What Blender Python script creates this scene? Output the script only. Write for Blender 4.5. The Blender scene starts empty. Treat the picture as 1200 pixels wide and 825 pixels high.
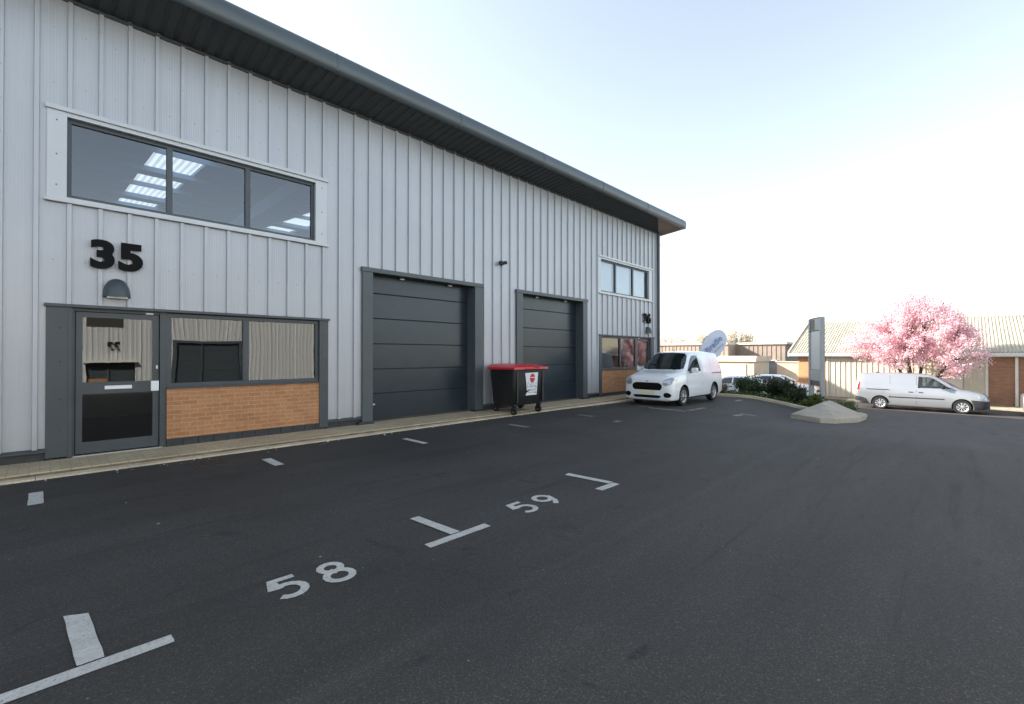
import bpy, bmesh, math, random
from mathutils import Vector, Matrix
from mathutils.bvhtree import BVHTree
from mathutils import noise as mnoise
random.seed(11)
R = math.radians
scn = bpy.context.scene
# ------------------------------------------------------------------ camera
F, YAW, CAMH = 541.0, 44.4, 1.6
cd = bpy.data.cameras.new('camera'); cam = bpy.data.objects.new('camera', cd)
scn.collection.objects.link(cam); scn.camera = cam
cd.sensor_width = 36; cd.lens = F / 1200 * 36; cd.clip_start = 0.05; cd.clip_end = 6000
cam.location = (0, 0, CAMH)
cam.rotation_euler = (R(90 + 0.37), 0, R(-(90 - YAW)))
# ------------------------------------------------------------------ light
SUN_EL, SUN_A = 26.0, 60.0          # elevation; azimuth from -X towards +Y
sd = Vector((-math.cos(R(SUN_A)) * math.cos(R(SUN_EL)), math.sin(R(SUN_A)) * math.cos(R(SUN_EL)), math.sin(R(SUN_EL))))
w = bpy.data.worlds.new('World'); scn.world = w; w.use_nodes = True
nt = w.node_tree; bg = nt.nodes['Background']
sky = nt.nodes.new('ShaderNodeTexSky'); sky.sky_type = 'NISHITA'; sky.sun_disc = False
sky.sun_elevation = R(SUN_EL); sky.sun_rotation = math.atan2(sd.x, sd.y)
sky.air_density = 1.0; sky.dust_density = 1.0; sky.ozone_density = .7; sky.altitude = 50
hs = nt.nodes.new('ShaderNodeHueSaturation'); hs.inputs['Saturation'].default_value = .50      # thin high haze
nt.links.new(sky.outputs[0], hs.inputs['Color']); ht = nt.nodes.new('ShaderNodeMix'); ht.data_type = 'RGBA'; ht.blend_type = 'MULTIPLY'; ht.inputs[0].default_value = 1; ht.inputs[7].default_value = (.955, 1.0, .995, 1)
nt.links.new(hs.outputs[0], ht.inputs[6]); nt.links.new(ht.outputs[2], bg.inputs[0]); bg.inputs[1].default_value = 0.15
sl = bpy.data.lights.new('sun', 'SUN'); sl.energy = 5.0; sl.angle = R(0.6); sl.color = (1, .93, .82)
so = bpy.data.objects.new('sun', sl); scn.collection.objects.link(so)
so.rotation_euler = sd.to_track_quat('Z', 'Y').to_euler()
scn.view_settings.view_transform = 'Standard'; scn.view_settings.look = 'None'
scn.view_settings.exposure = 1.38; scn.view_settings.gamma = 1
scn.render.engine = 'CYCLES'
# ------------------------------------------------------------------ materials
MATS = {}
def mat(name, col, rough=.6, metal=0., spec=.5, coat=0.):
    m = bpy.data.materials.new(name); m.use_nodes = True
    b = m.node_tree.nodes['Principled BSDF']
    b.inputs['Base Color'].default_value = (*col, 1); b.inputs['Roughness'].default_value = rough
    b.inputs['Metallic'].default_value = metal; b.inputs['Specular IOR Level'].default_value = spec
    b.inputs['Coat Weight'].default_value = coat; b.inputs['Coat Roughness'].default_value = .04
    MATS[name] = m; return m
def N(m, t, **k):
    n = m.node_tree.nodes.new(t)
    for a, v in k.items(): setattr(n, a, v)
    return n
def L(m, a, b): m.node_tree.links.new(a, b)
def coords(m, scale=(1, 1, 1), loc=(0, 0, 0), rot=(0, 0, 0)):
    tc = N(m, 'ShaderNodeTexCoord'); mp = N(m, 'ShaderNodeMapping')
    mp.inputs['Scale'].default_value = scale; mp.inputs['Location'].default_value = loc; mp.inputs['Rotation'].default_value = rot
    L(m, tc.outputs['Object'], mp.inputs[0]); return mp.outputs[0]
def ntex(m, vec, scale, detail=4, rough=.55, dist=0):
    n = N(m, 'ShaderNodeTexNoise'); n.inputs['Scale'].default_value = scale; n.inputs['Detail'].default_value = detail
    n.inputs['Roughness'].default_value = rough; n.inputs['Distortion'].default_value = dist
    L(m, vec, n.inputs['Vector']); return n.outputs['Fac']
def ramp(m, fac, stops):
    r = N(m, 'ShaderNodeValToRGB'); e = r.color_ramp.elements
    while len(e) < len(stops): e.new(.5)
    for i, (p, c) in enumerate(stops):
        e[i].position = p; e[i].color = (*c, 1) if len(c) == 3 else c
    L(m, fac, r.inputs[0]); return r.outputs[0]
def mix(m, fac, a, b, mode='MIX'):
    n = N(m, 'ShaderNodeMix', data_type='RGBA', blend_type=mode)
    for i, v in ((0, fac), (6, a), (7, b)):
        if isinstance(v, (int, float)): n.inputs[i].default_value = v
        elif isinstance(v, tuple): n.inputs[i].default_value = (*v, 1)
        else: L(m, v, n.inputs[i])
    return n.outputs[2]
def bsdf(m): return m.node_tree.nodes['Principled BSDF']
def bump(m, h, strength=.3, dist=.01):
    b = N(m, 'ShaderNodeBump'); b.inputs['Strength'].default_value = strength; b.inputs['Distance'].default_value = dist
    L(m, h, b.inputs['Height']); L(m, b.outputs[0], bsdf(m).inputs['Normal'])
def g3(v): return (v, v, v)
def noisy(name, c, rough=.6, amp=.15, scale=3, metal=0., scl=(1, 1, 1), bmp=0, spec=.5, coat=0, fine=0):
    m = mat(name, c, rough, metal, spec, coat); v = coords(m, scl)
    f = ntex(m, v, scale, 5)
    col = ramp(m, f, [(.3, tuple(x * (1 - amp) for x in c)), (.7, tuple(min(1, x * (1 + amp)) for x in c))])
    if fine:
        f2 = ntex(m, coords(m), fine, 2)
        col = mix(m, .6, col, ramp(m, f2, [(.35, g3(.7)), (.65, g3(1.25))]), 'MULTIPLY')
        if bmp: bump(m, f2, bmp, .01)
    elif bmp: bump(m, f, bmp, .01)
    L(m, col, bsdf(m).inputs['Base Color']); return m

def make_silver():
    m = mat('silver_cladding', (.3, .32, .35), .42, .25)
    streak = ntex(m, coords(m, (14, 14, .5)), 1.5, 5)
    blot = ntex(m, coords(m), .8, 4)
    col = ramp(m, streak, [(.25, (.405, .418, .45)), (.75, (.45, .462, .492))])
    col = mix(m, .5, col, ramp(m, blot, [(.3, (.88, .88, .89)), (.7, (1.04, 1.03, 1.03))]), 'MULTIPLY')
    # splash dirt near the foot
    tc = N(m, 'ShaderNodeTexCoord'); sx = N(m, 'ShaderNodeSeparateXYZ'); L(m, tc.outputs['Object'], sx.inputs[0])
    mr = N(m, 'ShaderNodeMapRange'); mr.inputs[1].default_value = .2; mr.inputs[2].default_value = .6
    mr.inputs[3].default_value = .45; mr.inputs[4].default_value = 0; L(m, sx.outputs[2], mr.inputs[0])
    dn = ntex(m, coords(m), 9, 5); mm = N(m, 'ShaderNodeMath', operation='MULTIPLY'); L(m, mr.outputs[0], mm.inputs[0]); L(m, dn, mm.inputs[1])
    col = mix(m, mm.outputs[0], col, (.25, .22, .17))
    L(m, col, bsdf(m).inputs['Base Color'])
    L(m, ramp(m, streak, [(.2, g3(.36)), (.8, g3(.5))]), bsdf(m).inputs['Roughness'])
    # fine micro ribs in the pans
    wv = N(m, 'ShaderNodeTexWave', wave_type='BANDS', bands_direction='X'); wv.inputs['Scale'].default_value = 2 * math.pi / (20 * .0345) * 1.0
    L(m, coords(m), wv.inputs['Vector']); b = N(m, 'ShaderNodeBump'); b.inputs['Strength'].default_value = .4; b.inputs['Distance'].default_value = .002
    L(m, wv.outputs['Fac'], b.inputs['Height'])
    b2 = N(m, 'ShaderNodeBump'); b2.inputs['Strength'].default_value = .25; b2.inputs['Distance'].default_value = .02
    L(m, ntex(m, coords(m, (1, 1, .5)), 1.6, 2), b2.inputs['Height']); L(m, b.outputs[0], b2.inputs['Normal'])
    L(m, b2.outputs[0], bsdf(m).inputs['Normal'])
make_silver()
noisy('silver_flat', (.47, .48, .495), .42, .04, 2, .3)
noisy('slate_trim', (.052, .064, .074), .42, .1, 3)
noisy('slate_light', (.066, .082, .088), .45, .08, 3)
noisy('soffit_dark', (.036, .042, .044), .6, .15, 2)
def fascia():
    noisy('fascia_grey', (.075, .09, .10), .35, .08, 1.5, .2, (1, 1, 6))
fascia()
noisy('door_panel', (.021, .031, .041), .27, .12, 2.2, .1, (1, 1, 2.5), spec=.45)
noisy('plinth_dark', (.03, .033, .037), .6, .3, 8)
mat('black_plastic', (.012, .013, .014), .45)
mat('black_paint', (.006, .006, .007), .7, spec=.15)
mat('rubber', (.016, .016, .017), .75)
mat('white_plastic', (.78, .78, .78), .4)
noisy('steel', (.55, .55, .56), .35, .1, 20, .8)
def make_brick(name, c1, c2, mortar, axis='X'):
    m = mat(name, c1, .85)
    tc = N(m, 'ShaderNodeTexCoord'); sx = N(m, 'ShaderNodeSeparateXYZ'); cb = N(m, 'ShaderNodeCombineXYZ')
    L(m, tc.outputs['Object'], sx.inputs[0]); L(m, sx.outputs[0 if axis == 'X' else 1], cb.inputs[0]); L(m, sx.outputs[2], cb.inputs[1])
    br = N(m, 'ShaderNodeTexBrick'); L(m, cb.outputs[0], br.inputs['Vector'])
    br.inputs['Scale'].default_value = 1; br.inputs['Brick Width'].default_value = .225; br.inputs['Row Height'].default_value = .075
    br.inputs['Mortar Size'].default_value = .006; br.inputs['Mortar Smooth'].default_value = .2; br.inputs['Bias'].default_value = -.1
    br.inputs['Color1'].default_value = (*c1, 1); br.inputs['Color2'].default_value = (*c2, 1); br.inputs['Mortar'].default_value = (*mortar, 1)
    n = ntex(m, coords(m), 35, 5); n2 = ntex(m, coords(m), 2.2, 3)
    col = mix(m, .6, br.outputs['Color'], ramp(m, n, [(.3, g3(.78)), (.7, g3(1.18))]), 'MULTIPLY')
    col = mix(m, .5, col, ramp(m, n2, [(.3, g3(.82)), (.7, g3(1.12))]), 'MULTIPLY')
    L(m, col, bsdf(m).inputs['Base Color']); bump(m, br.outputs['Fac'], -.6, .006)
    return m
make_brick('orange_brick', (.46, .225, .105), (.37, .165, .072), (.47, .30, .18))
make_brick('orange_brick_side', (.60, .30, .14), (.50, .23, .10), (.36, .27, .2), 'Y')
make_brick('red_brick_side', (.30, .14, .085), (.40, .20, .11), (.3, .24, .19), 'Y')
def make_asphalt():
    m = mat('asphalt', (.06, .06, .062), .82, spec=.35); v = coords(m)
    fine = N(m, 'ShaderNodeTexVoronoi'); fine.inputs['Scale'].default_value = 150; L(m, v, fine.inputs['Vector'])
    n1 = ntex(m, v, 170, 2, .7); n2 = ntex(m, v, .55, 6, .6, .4); n3 = ntex(m, coords(m, (.25, 1.6, 1)), 1.1, 5, .6, .3)
    sx0 = N(m, 'ShaderNodeSeparateColor'); L(m, fine.outputs['Color'], sx0.inputs[0])
    stone = ramp(m, sx0.outputs[0], [(0, (.036, .0335, .032)), (.55, (.046, .0425, .040)), (.9, (.060, .056, .052)), (1, (.10, .094, .086))])
    col = mix(m, .55, stone, ramp(m, n1, [(.32, g3(.62)), (.68, g3(1.28))]), 'MULTIPLY')
    col = mix(m, .75, col, ramp(m, n2, [(.3, g3(.68)), (.5, g3(.98)), (.72, g3(1.25))]), 'MULTIPLY')
    col = mix(m, .6, col, ramp(m, n3, [(.32, g3(.75)), (.7, g3(1.2))]), 'MULTIPLY')
    # laying lanes with a joint at Y=2.2 and a greyer worn drive lane to the right
    tc = N(m, 'ShaderNodeTexCoord'); sx = N(m, 'ShaderNodeSeparateXYZ'); L(m, tc.outputs['Object'], sx.inputs[0])
    wob = ntex(m, v, 1.3, 2); ad = N(m, 'ShaderNodeMath', operation='MULTIPLY_ADD'); ad.inputs[1].default_value = .12
    L(m, wob, ad.inputs[0]); L(m, sx.outputs[1], ad.inputs[2])
    mr = N(m, 'ShaderNodeMapRange'); mr.inputs[1].default_value = -10; mr.inputs[2].default_value = 10; L(m, ad.outputs[0], mr.inputs[0])
    p = lambda y: (y + .06 + 10) / 20
    lane = ramp(m, mr.outputs[0], [(0, g3(1.3)), (p(2.19), g3(1.14)), (p(2.2), g3(1.3)), (p(2.235), g3(1.2)), (p(2.25), g3(1.02)), (p(5.6), g3(.97)), (p(5.7), g3(.86)), (1, g3(.84))])
    col = mix(m, .75, col, lane, 'MULTIPLY')
    # far drive lane paler towards the far end
    mx = N(m, 'ShaderNodeMapRange'); mx.inputs[1].default_value = 4; mx.inputs[2].default_value = 24; mx.inputs[3].default_value = 0; mx.inputs[4].default_value = 1
    L(m, sx.outputs[0], mx.inputs[0]); col = mix(m, mx.outputs[0], col, mix(m, 1., col, (1.3, 1.27, 1.27), 'MULTIPLY'))
    # drips, oil and pale chips
    oil = ntex(m, coords(m, (1, 1, 1), (7, 3, 0)), 2.3, 3, .5, 1.2)
    col = mix(m, ramp(m, oil, [(.66, g3(0)), (.74, g3(.55))]), col, (.02, .02, .021))
    ch = N(m, 'ShaderNodeTexVoronoi'); ch.inputs['Scale'].default_value = 1.7; L(m, v, ch.inputs['Vector'])
    col = mix(m, ramp(m, ch.outputs['Distance'], [(0.018, g3(.9)), (.028, g3(0))]), col, (.4, .39, .36))
    cr = N(m, 'ShaderNodeTexVoronoi', feature='DISTANCE_TO_EDGE'); cr.inputs['Scale'].default_value = .42
    dv = N(m, 'ShaderNodeVectorMath', operation='ADD'); nn = N(m, 'ShaderNodeTexNoise'); nn.inputs['Scale'].default_value = 2.5; nn.inputs['Detail'].default_value = 6
    L(m, v, nn.inputs['Vector']); L(m, v, dv.inputs[0]); L(m, nn.outputs['Color'], dv.inputs[1]); L(m, dv.outputs[0], cr.inputs['Vector'])
    msk = ntex(m, coords(m, (1, 1, 1), (20, 0, 0)), .3, 2)
    k = N(m, 'ShaderNodeMath', operation='MULTIPLY'); L(m, ramp(m, cr.outputs['Distance'], [(0, g3(.6)), (.006, g3(0))]), k.inputs[0]); L(m, ramp(m, msk, [(.52, g3(0)), (.6, g3(1))]), k.inputs[1])
    col = mix(m, k.outputs[0], col, (.02, .02, .021))
    ty = ntex(m, coords(m, (.16, 2.6, 1), (1, 5, 0), (0, 0, R(8))), 1.5, 5, .65, .5)
    col = mix(m, ramp(m, ty, [(.56, g3(0)), (.66, g3(.38))]), col, (.022, .021, .021))
    sc = N(m, 'ShaderNodeTexVoronoi'); sc.inputs['Scale'].default_value = .8; L(m, coords(m, (1, 3.4, 1), (2, 9, 0), (0, 0, R(35))), sc.inputs['Vector'])
    scn_ = N(m, 'ShaderNodeMath', operation='MULTIPLY'); L(m, ramp(m, sc.outputs['Distance'], [(.05, g3(.8)), (.13, g3(0))]), scn_.inputs[0]); L(m, ramp(m, ntex(m, v, 14, 4, .7), [(.42, g3(0)), (.6, g3(1))]), scn_.inputs[1])
    col = mix(m, scn_.outputs[0], col, (.018, .018, .019))
    ch2 = N(m, 'ShaderNodeTexVoronoi'); ch2.inputs['Scale'].default_value = 5.3; L(m, v, ch2.inputs['Vector'])
    col = mix(m, ramp(m, ch2.outputs['Distance'], [(0.022, g3(.8)), (.036, g3(0))]), col, (.25, .24, .22))
    L(m, col, bsdf(m).inputs['Base Color'])
    L(m, ramp(m, n2, [(.3, g3(.7)), (.7, g3(.9))]), bsdf(m).inputs['Roughness'])
    h = N(m, 'ShaderNodeMath', operation='ADD'); L(m, n1, h.inputs[0]); L(m, fine.outputs['Distance'], h.inputs[1])
    bump(m, h.outputs[0], .35, .003)
make_asphalt()
def make_paint():
    m = mat('road_paint', (.62, .62, .6), .7); v = coords(m)
    n = ntex(m, v, 60, 4, .7); n2 = ntex(m, v, 7, 5)
    L(m, mix(m, .8, ramp(m, n2, [(.3, (.42, .415, .39)), (.7, (.53, .52, .495))]), ramp(m, n, [(.3, g3(.6)), (.5, g3(1)), (.7, g3(1.1))]), 'MULTIPLY'), bsdf(m).inputs['Base Color'])
    bump(m, n, .5, .004)
    # worn through to the tarmac in flecks
    tr = N(m, 'ShaderNodeBsdfTransparent'); ms = N(m, 'ShaderNodeMixShader'); out = [x for x in m.node_tree.nodes if x.type == 'OUTPUT_MATERIAL'][0]
    f = ntex(m, coords(m, (1, 1, 1), (3, 1, 0)), 42, 5, .75)
    L(m, ramp(m, f, [(.33, g3(0)), (.38, g3(1))]), ms.inputs[0]); L(m, tr.outputs[0], ms.inputs[1]); L(m, bsdf(m).outputs[0], ms.inputs[2]); L(m, ms.outputs[0], out.inputs[0])
    m2 = m.copy(); m2.name = 'road_paint_worn'; MATS['road_paint_worn'] = m2
    r = [x for x in m2.node_tree.nodes if x.type == 'VALTORGB'][-1]; r.color_ramp.elements[0].position = .46; r.color_ramp.elements[1].position = .56
make_paint()
def make_paving():
    m = mat('block_paving', (.4, .36, .28), .85); v = coords(m)
    br = N(m, 'ShaderNodeTexBrick'); L(m, v, br.inputs['Vector']); br.inputs['Scale'].default_value = 1
    br.inputs['Brick Width'].default_value = .2; br.inputs['Row Height'].default_value = .1; br.inputs['Mortar Size'].default_value = .004
    br.inputs['Color1'].default_value = (.50, .41, .275, 1); br.inputs['Color2'].default_value = (.42, .34, .225, 1); br.inputs['Mortar'].default_value = (.19, .165, .12, 1)
    n = ntex(m, v, 1.7, 5, .6); n2 = ntex(m, v, 45, 4)
    col = mix(m, .55, br.outputs['Color'], ramp(m, n2, [(.3, g3(.7)), (.7, g3(1.2))]), 'MULTIPLY')
    col = mix(m, ramp(m, n, [(.45, g3(0)), (.7, g3(.45))]), col, (.24, .19, .11))
    L(m, col, bsdf(m).inputs['Base Color']); bump(m, br.outputs['Fac'], -.6, .006)
make_paving()
noisy('kerb_concrete', (.47, .40, .29), .85, .2, 2.5, bmp=.3, fine=60)
noisy('island_concrete', (.36, .32, .26), .85, .14, 2.0, bmp=.3, fine=50)
noisy('kerb_dirt', (.17, .13, .085), .9, .4, 5)
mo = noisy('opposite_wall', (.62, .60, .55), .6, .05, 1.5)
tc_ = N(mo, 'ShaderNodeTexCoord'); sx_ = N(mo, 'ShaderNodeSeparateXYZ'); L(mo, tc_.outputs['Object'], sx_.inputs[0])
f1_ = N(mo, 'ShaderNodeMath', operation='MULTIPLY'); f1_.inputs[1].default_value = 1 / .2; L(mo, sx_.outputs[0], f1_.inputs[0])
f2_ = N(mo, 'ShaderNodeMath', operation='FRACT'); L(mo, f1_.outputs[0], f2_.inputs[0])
L(mo, ramp(mo, f2_.outputs[0], [(0, (.40, .40, .385)), (.18, (.44, .44, .42)), (.3, (.56, .565, .55)), (.7, (.62, .62, .595)), (.85, (.78, .78, .76)), (1, (.5, .5, .48))]), bsdf(mo).inputs['Base Color'])  # rib shade and bright edges painted as repeating stripes
noisy('cream_wall', (.60, .55, .45), .6, .08, 1.5)
noisy('cream_roof', (.43, .39, .30), .8, .2, 1.6, scl=(1, 3, 1), fine=12)
noisy('white_trim', (.7, .68, .62), .6, .08, 2)
noisy('brown_wall', (.30, .24, .20), .75, .12, 1.2)
noisy('tan_wall', (.58, .47, .36), .75, .1, 1.2)
noisy('pale_roof', (.55, .5, .44), .7, .1, 1)
noisy('red_roof', (.38, .24, .18), .8, .15, 1)
noisy('interior_sky_tint', (.22, .33, .52), .8, .05, 1)  # liner tinted blue, standing in for sky reflected in the upper panes
noisy('interior_dark', (.06, .052, .046), .9, .1, 1)
noisy('grass_verge', (.10, .12, .045), .95, .4, 5, fine=30)
noisy('field', (.14, .14, .08), .95, .3, .05)
noisy('soil', (.07, .05, .033), .95, .4, 5, fine=25, bmp=.6)
noisy('bark', (.10, .072, .055), .9, .3, 8)
noisy('car_white', (.80, .82, .85), .22, .01, 1, coat=.8)
noisy('car_silver', (.36, .37, .40), .3, .02, 1, .45, coat=.8)
noisy('car_bumper', (.028, .03, .034), .5, .1, 6)
mat('car_glass', (.012, .017, .018), .04, spec=.8)
mat('lens', (.42, .45, .50), .12, .5, coat=1)
mat('red_lens', (.45, .02, .02), .15, coat=1)
mat('amber_lens', (.6, .22, .03), .15, coat=1)
mat('plate_yellow', (.78, .72, .50), .5)
mat('alloy', (.62, .63, .65), .3, .6)
noisy('bin_red', (.55, .022, .035), .35, .12, 3)
noisy('bin_black', (.015, .016, .017), .42, .3, 5)
mat('sticker_white', (.75, .77, .8), .5); mat('sticker_red', (.55, .03, .05), .5); mat('sticker_ink', (.1, .1, .12), .5)
noisy('sign_grey', (.33, .35, .37), .45, .05, 3, .2); mat('sign_panel', (.46, .50, .54), .35); mat('sign_dark', (.05, .045, .045), .5)
mat('banner_white', (.74, .78, .92), .7); mat('banner_blue', (.24, .30, .52), .7)
def leafmat(name, c, tr=.3):
    m = mat(name, c, .6); out = [x for x in m.node_tree.nodes if x.type == 'OUTPUT_MATERIAL'][0]
    t = N(m, 'ShaderNodeBsdfTranslucent'); t.inputs[0].default_value = (*[min(1, x * 1.1) for x in c], 1); ms = N(m, 'ShaderNodeMixShader'); ms.inputs[0].default_value = tr
    L(m, bsdf(m).outputs[0], ms.inputs[1]); L(m, t.outputs[0], ms.inputs[2]); L(m, ms.outputs[0], out.inputs[0]); return m
leafmat('blossom_a', (.87, .58, .64), .5); leafmat('blossom_b', (.92, .75, .78), .5); leafmat('blossom_c', (.66, .36, .42), .45); leafmat('blossom_leaf', (.22, .10, .08))
leafmat('leaf_dark', (.035, .065, .025)); leafmat('leaf_mid', (.07, .11, .03)); leafmat('leaf_lime', (.13, .17, .05)); leafmat('leaf_purple', (.05, .035, .04)); leafmat('leaf_red', (.4, .12, .1)); leafmat('twig_tan', (.55, .46, .36)); leafmat('flower_pale', (.6, .5, .45))
def glassmat(name, tint, refl, rough=0.0, wav=.0):
    m = bpy.data.materials.new(name); m.use_nodes = True; t = m.node_tree
    for n in list(t.nodes):
        if n.type == 'BSDF_PRINCIPLED': t.nodes.remove(n)
    out = [x for x in t.nodes if x.type == 'OUTPUT_MATERIAL'][0]
    tr = N(m, 'ShaderNodeBsdfTransparent'); tr.inputs[0].default_value = (*tint, 1)
    gl = N(m, 'ShaderNodeBsdfGlossy'); gl.inputs['Roughness'].default_value = rough; gl.inputs[0].default_value = (.95, .97, 1, 1)
    fr = N(m, 'ShaderNodeFresnel'); fr.inputs[0].default_value = 1.5
    mu = N(m, 'ShaderNodeMath', operation='MULTIPLY_ADD'); mu.use_clamp = True; mu.inputs[1].default_value = 1.7; mu.inputs[2].default_value = refl; L(m, fr.outputs[0], mu.inputs[0])
    ms = N(m, 'ShaderNodeMixShader'); L(m, mu.outputs[0], ms.inputs[0]); L(m, tr.outputs[0], ms.inputs[1]); L(m, gl.outputs[0], ms.inputs[2]); L(m, ms.outputs[0], out.inputs[0])
    if wav:
        b = N(m, 'ShaderNodeBump'); b.inputs['Strength'].default_value = wav; b.inputs['Distance'].default_value = .01
        L(m, ntex(m, coords(m), 2.6, 1), b.inputs['Height']); L(m, b.outputs[0], gl.inputs['Normal'])
    MATS[name] = m; return m
glassmat('window_glass', (.80, .84, .86), .03, 0, .028); glassmat('upper_glass', (.74, .84, .98), .04, 0, .02); glassmat('tinted_glass', (.35, .4, .38), .02)  # upper_glass carries a blue tint in place of reflected sky
m = mat('rooflight_grp', (.85, .87, .85), .5); out = [x for x in m.node_tree.nodes if x.type == 'OUTPUT_MATERIAL'][0]
t_ = N(m, 'ShaderNodeBsdfTranslucent'); wv_ = N(m, 'ShaderNodeTexWave', wave_type='BANDS', bands_direction='X'); wv_.inputs['Scale'].default_value = 1.6; wv_.inputs['Distortion'].default_value = .6; L(m, coords(m), wv_.inputs['Vector']); L(m, ramp(m, wv_.outputs['Fac'], [(.1, (.62, .63, .62)), (.7, (.82, .83, .8))]), t_.inputs[0]); ms_ = N(m, 'ShaderNodeMixShader'); ms_.inputs[0].default_value = .75
L(m, bsdf(m).outputs[0], ms_.inputs[1]); L(m, t_.outputs[0], ms_.inputs[2]); L(m, ms_.outputs[0], out.inputs[0])
# ------------------------------------------------------------------ helpers
C = scn.collection
def link(name, me, parent=None):
    o = bpy.data.objects.new(name, me); C.objects.link(o)
    if parent: o.parent = parent
    return o
SPLIT = {'plinth', 'base_trim', 'fascia_joint', 'screw', 'standoff', 'purlin', 'rafter', 'inner_wall', 'office_box', 'drain_bar', 'side_panel', 'rivet_row', 'dashes'}
def obj(name, bm, m, parent=None, smooth=None, recalc=True):
    if name in SPLIT:
        left = set(bm.verts); isl = []
        while left:
            st = [left.pop()]; g = set(st)
            while st:
                v = st.pop()
                for e in v.link_edges:
                    q = e.other_vert(v)
                    if q in left: left.discard(q); g.add(q); st.append(q)
            isl.append(g)
        if len(isl) > 1:
            for g in isl:
                nb_ = bmesh.new(); mp_ = {}
                for v in g: mp_[v] = nb_.verts.new(v.co)
                for f in bm.faces:
                    if f.verts[0] in g: nb_.faces.new([mp_[v] for v in f.verts]).material_index = f.material_index
                last = obj_(name, nb_, m, parent, smooth, recalc)
            bm.free(); return last
    return obj_(name, bm, m, parent, smooth, recalc)
def obj_(name, bm, m, parent=None, smooth=None, recalc=True):
    if recalc: bmesh.ops.recalc_face_normals(bm, faces=bm.faces[:])
    if smooth:
        for f in bm.faces: f.smooth = True
        for e in bm.edges:
            if len(e.link_faces) == 2 and e.calc_face_angle(0) > R(smooth): e.smooth = False
    me = bpy.data.meshes.new(name); bm.to_mesh(me); bm.free()
    for x in (m if isinstance(m, (list, tuple)) else [m]): me.materials.append(MATS[x])
    return link(name, me, parent)
def thing(name, label, cat, loc=(0, 0, 0), rz=0, group=None):
    o = link(name, None); o.location = loc; o.rotation_euler = (0, 0, rz); tag(o, label, cat, group); return o
def tag(o, label, cat, group=None):
    o['label'] = label; o['category'] = cat
    if group: o['group'] = group
    return o
def struct(o): o['kind'] = 'structure'; return o
def box(bm, x0, x1, y0, y1, z0, z1, bev=0, mi=0):
    vs = [bm.verts.new((x, y, z)) for x in (x0, x1) for y in (y0, y1) for z in (z0, z1)]
    fs = [bm.faces.new([vs[i] for i in q]) for q in ((0, 1, 3, 2), (4, 6, 7, 5), (0, 4, 5, 1), (2, 3, 7, 6), (0, 2, 6, 4), (1, 5, 7, 3))]
    for f in fs: f.material_index = mi
    if bev:
        es = list({e for f in fs for e in f.edges}); bmesh.ops.bevel(bm, geom=es, offset=bev, segments=2, affect='EDGES', profile=.6)
    return bm
def B(*a, **k): return box(bmesh.new(), *a, **k)
def cyl(bm, p0, p1, r0, r1=None, n=12, cap=True):
    p0, p1 = Vector(p0), Vector(p1); r1 = r0 if r1 is None else r1
    d = (p1 - p0).normalized(); a = d.orthogonal().normalized(); b = d.cross(a)
    c0 = [bm.verts.new(p0 + (a * math.cos(t) + b * math.sin(t)) * r0) for t in [2 * math.pi * i / n for i in range(n)]]
    c1 = [bm.verts.new(p1 + (a * math.cos(t) + b * math.sin(t)) * r1) for t in [2 * math.pi * i / n for i in range(n)]]
    for i in range(n): bm.faces.new((c0[i], c0[(i + 1) % n], c1[(i + 1) % n], c1[i]))
    if cap: bm.faces.new(c0[::-1]); bm.faces.new(c1)
    return bm
def tube(bm, pts, rads, n=7):
    prev = None
    for i, p in enumerate(pts):
        d = (pts[min(i + 1, len(pts) - 1)] - pts[max(i - 1, 0)]).normalized(); a = d.cross(Vector((.31, .22, .92))).normalized(); b = d.cross(a)
        ring = [bm.verts.new(p + (a * math.cos(2 * math.pi * k / n) + b * math.sin(2 * math.pi * k / n)) * rads[i]) for k in range(n)]
        if prev:
            for k in range(n): bm.faces.new((prev[k], prev[(k + 1) % n], ring[(k + 1) % n], ring[k]))
        prev = ring
    return bm
def prism(bm, poly, axis, a0, a1):
    """poly (u,v) extruded along axis 'X' (u=y,v=z), 'Y' (u=x,v=z) or 'Z' (u=x,v=y)."""
    f = {'X': lambda u, v, a: (a, u, v), 'Y': lambda u, v, a: (u, a, v), 'Z': lambda u, v, a: (u, v, a)}[axis]
    A = [bm.verts.new(f(u, v, a0)) for u, v in poly]; Bv = [bm.verts.new(f(u, v, a1)) for u, v in poly]
    bm.faces.new(A); bm.faces.new(Bv[::-1])
    for i in range(len(poly)): bm.faces.new((A[i], A[(i + 1) % len(poly)], Bv[(i + 1) % len(poly)], Bv[i]))
    return bm
def sm(t): t = max(0., min(1., t)); return t * t * (3 - 2 * t)
def gz(X, Y):
    d = 0.06 * max(0., min(X, 30.) - 11)
    return -d * (1 - 0.85 * sm((Y - 3) / 3.5) * (1 - sm((X - 19) / 7)))
def text_mesh(s, size, extr, offset=0., spacing=1., shear=0.):
    cu = bpy.data.curves.new('t', 'FONT'); cu.body = s; cu.size = size; cu.extrude = extr; cu.offset = offset; cu.space_character = spacing; cu.shear = shear
    cu.align_x = 'CENTER'; cu.align_y = 'CENTER'
    o = bpy.data.objects.new('t', cu); C.objects.link(o); dg = bpy.context.evaluated_depsgraph_get()
    me = bpy.data.meshes.new_from_object(o.evaluated_get(dg)); bpy.data.objects.remove(o); return me
def text_obj(name, s, size, extr, m, matrix, parent=None, offset=0., spacing=1.):
    me = text_mesh(s, size, extr, offset, spacing); me.transform(matrix); me.materials.clear(); me.materials.append(MATS[m]); me.name = name
    return link(name, me, parent)
WALLM = Matrix.Rotation(R(90), 4, 'X')          # text facing -Y, reading +X
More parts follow.
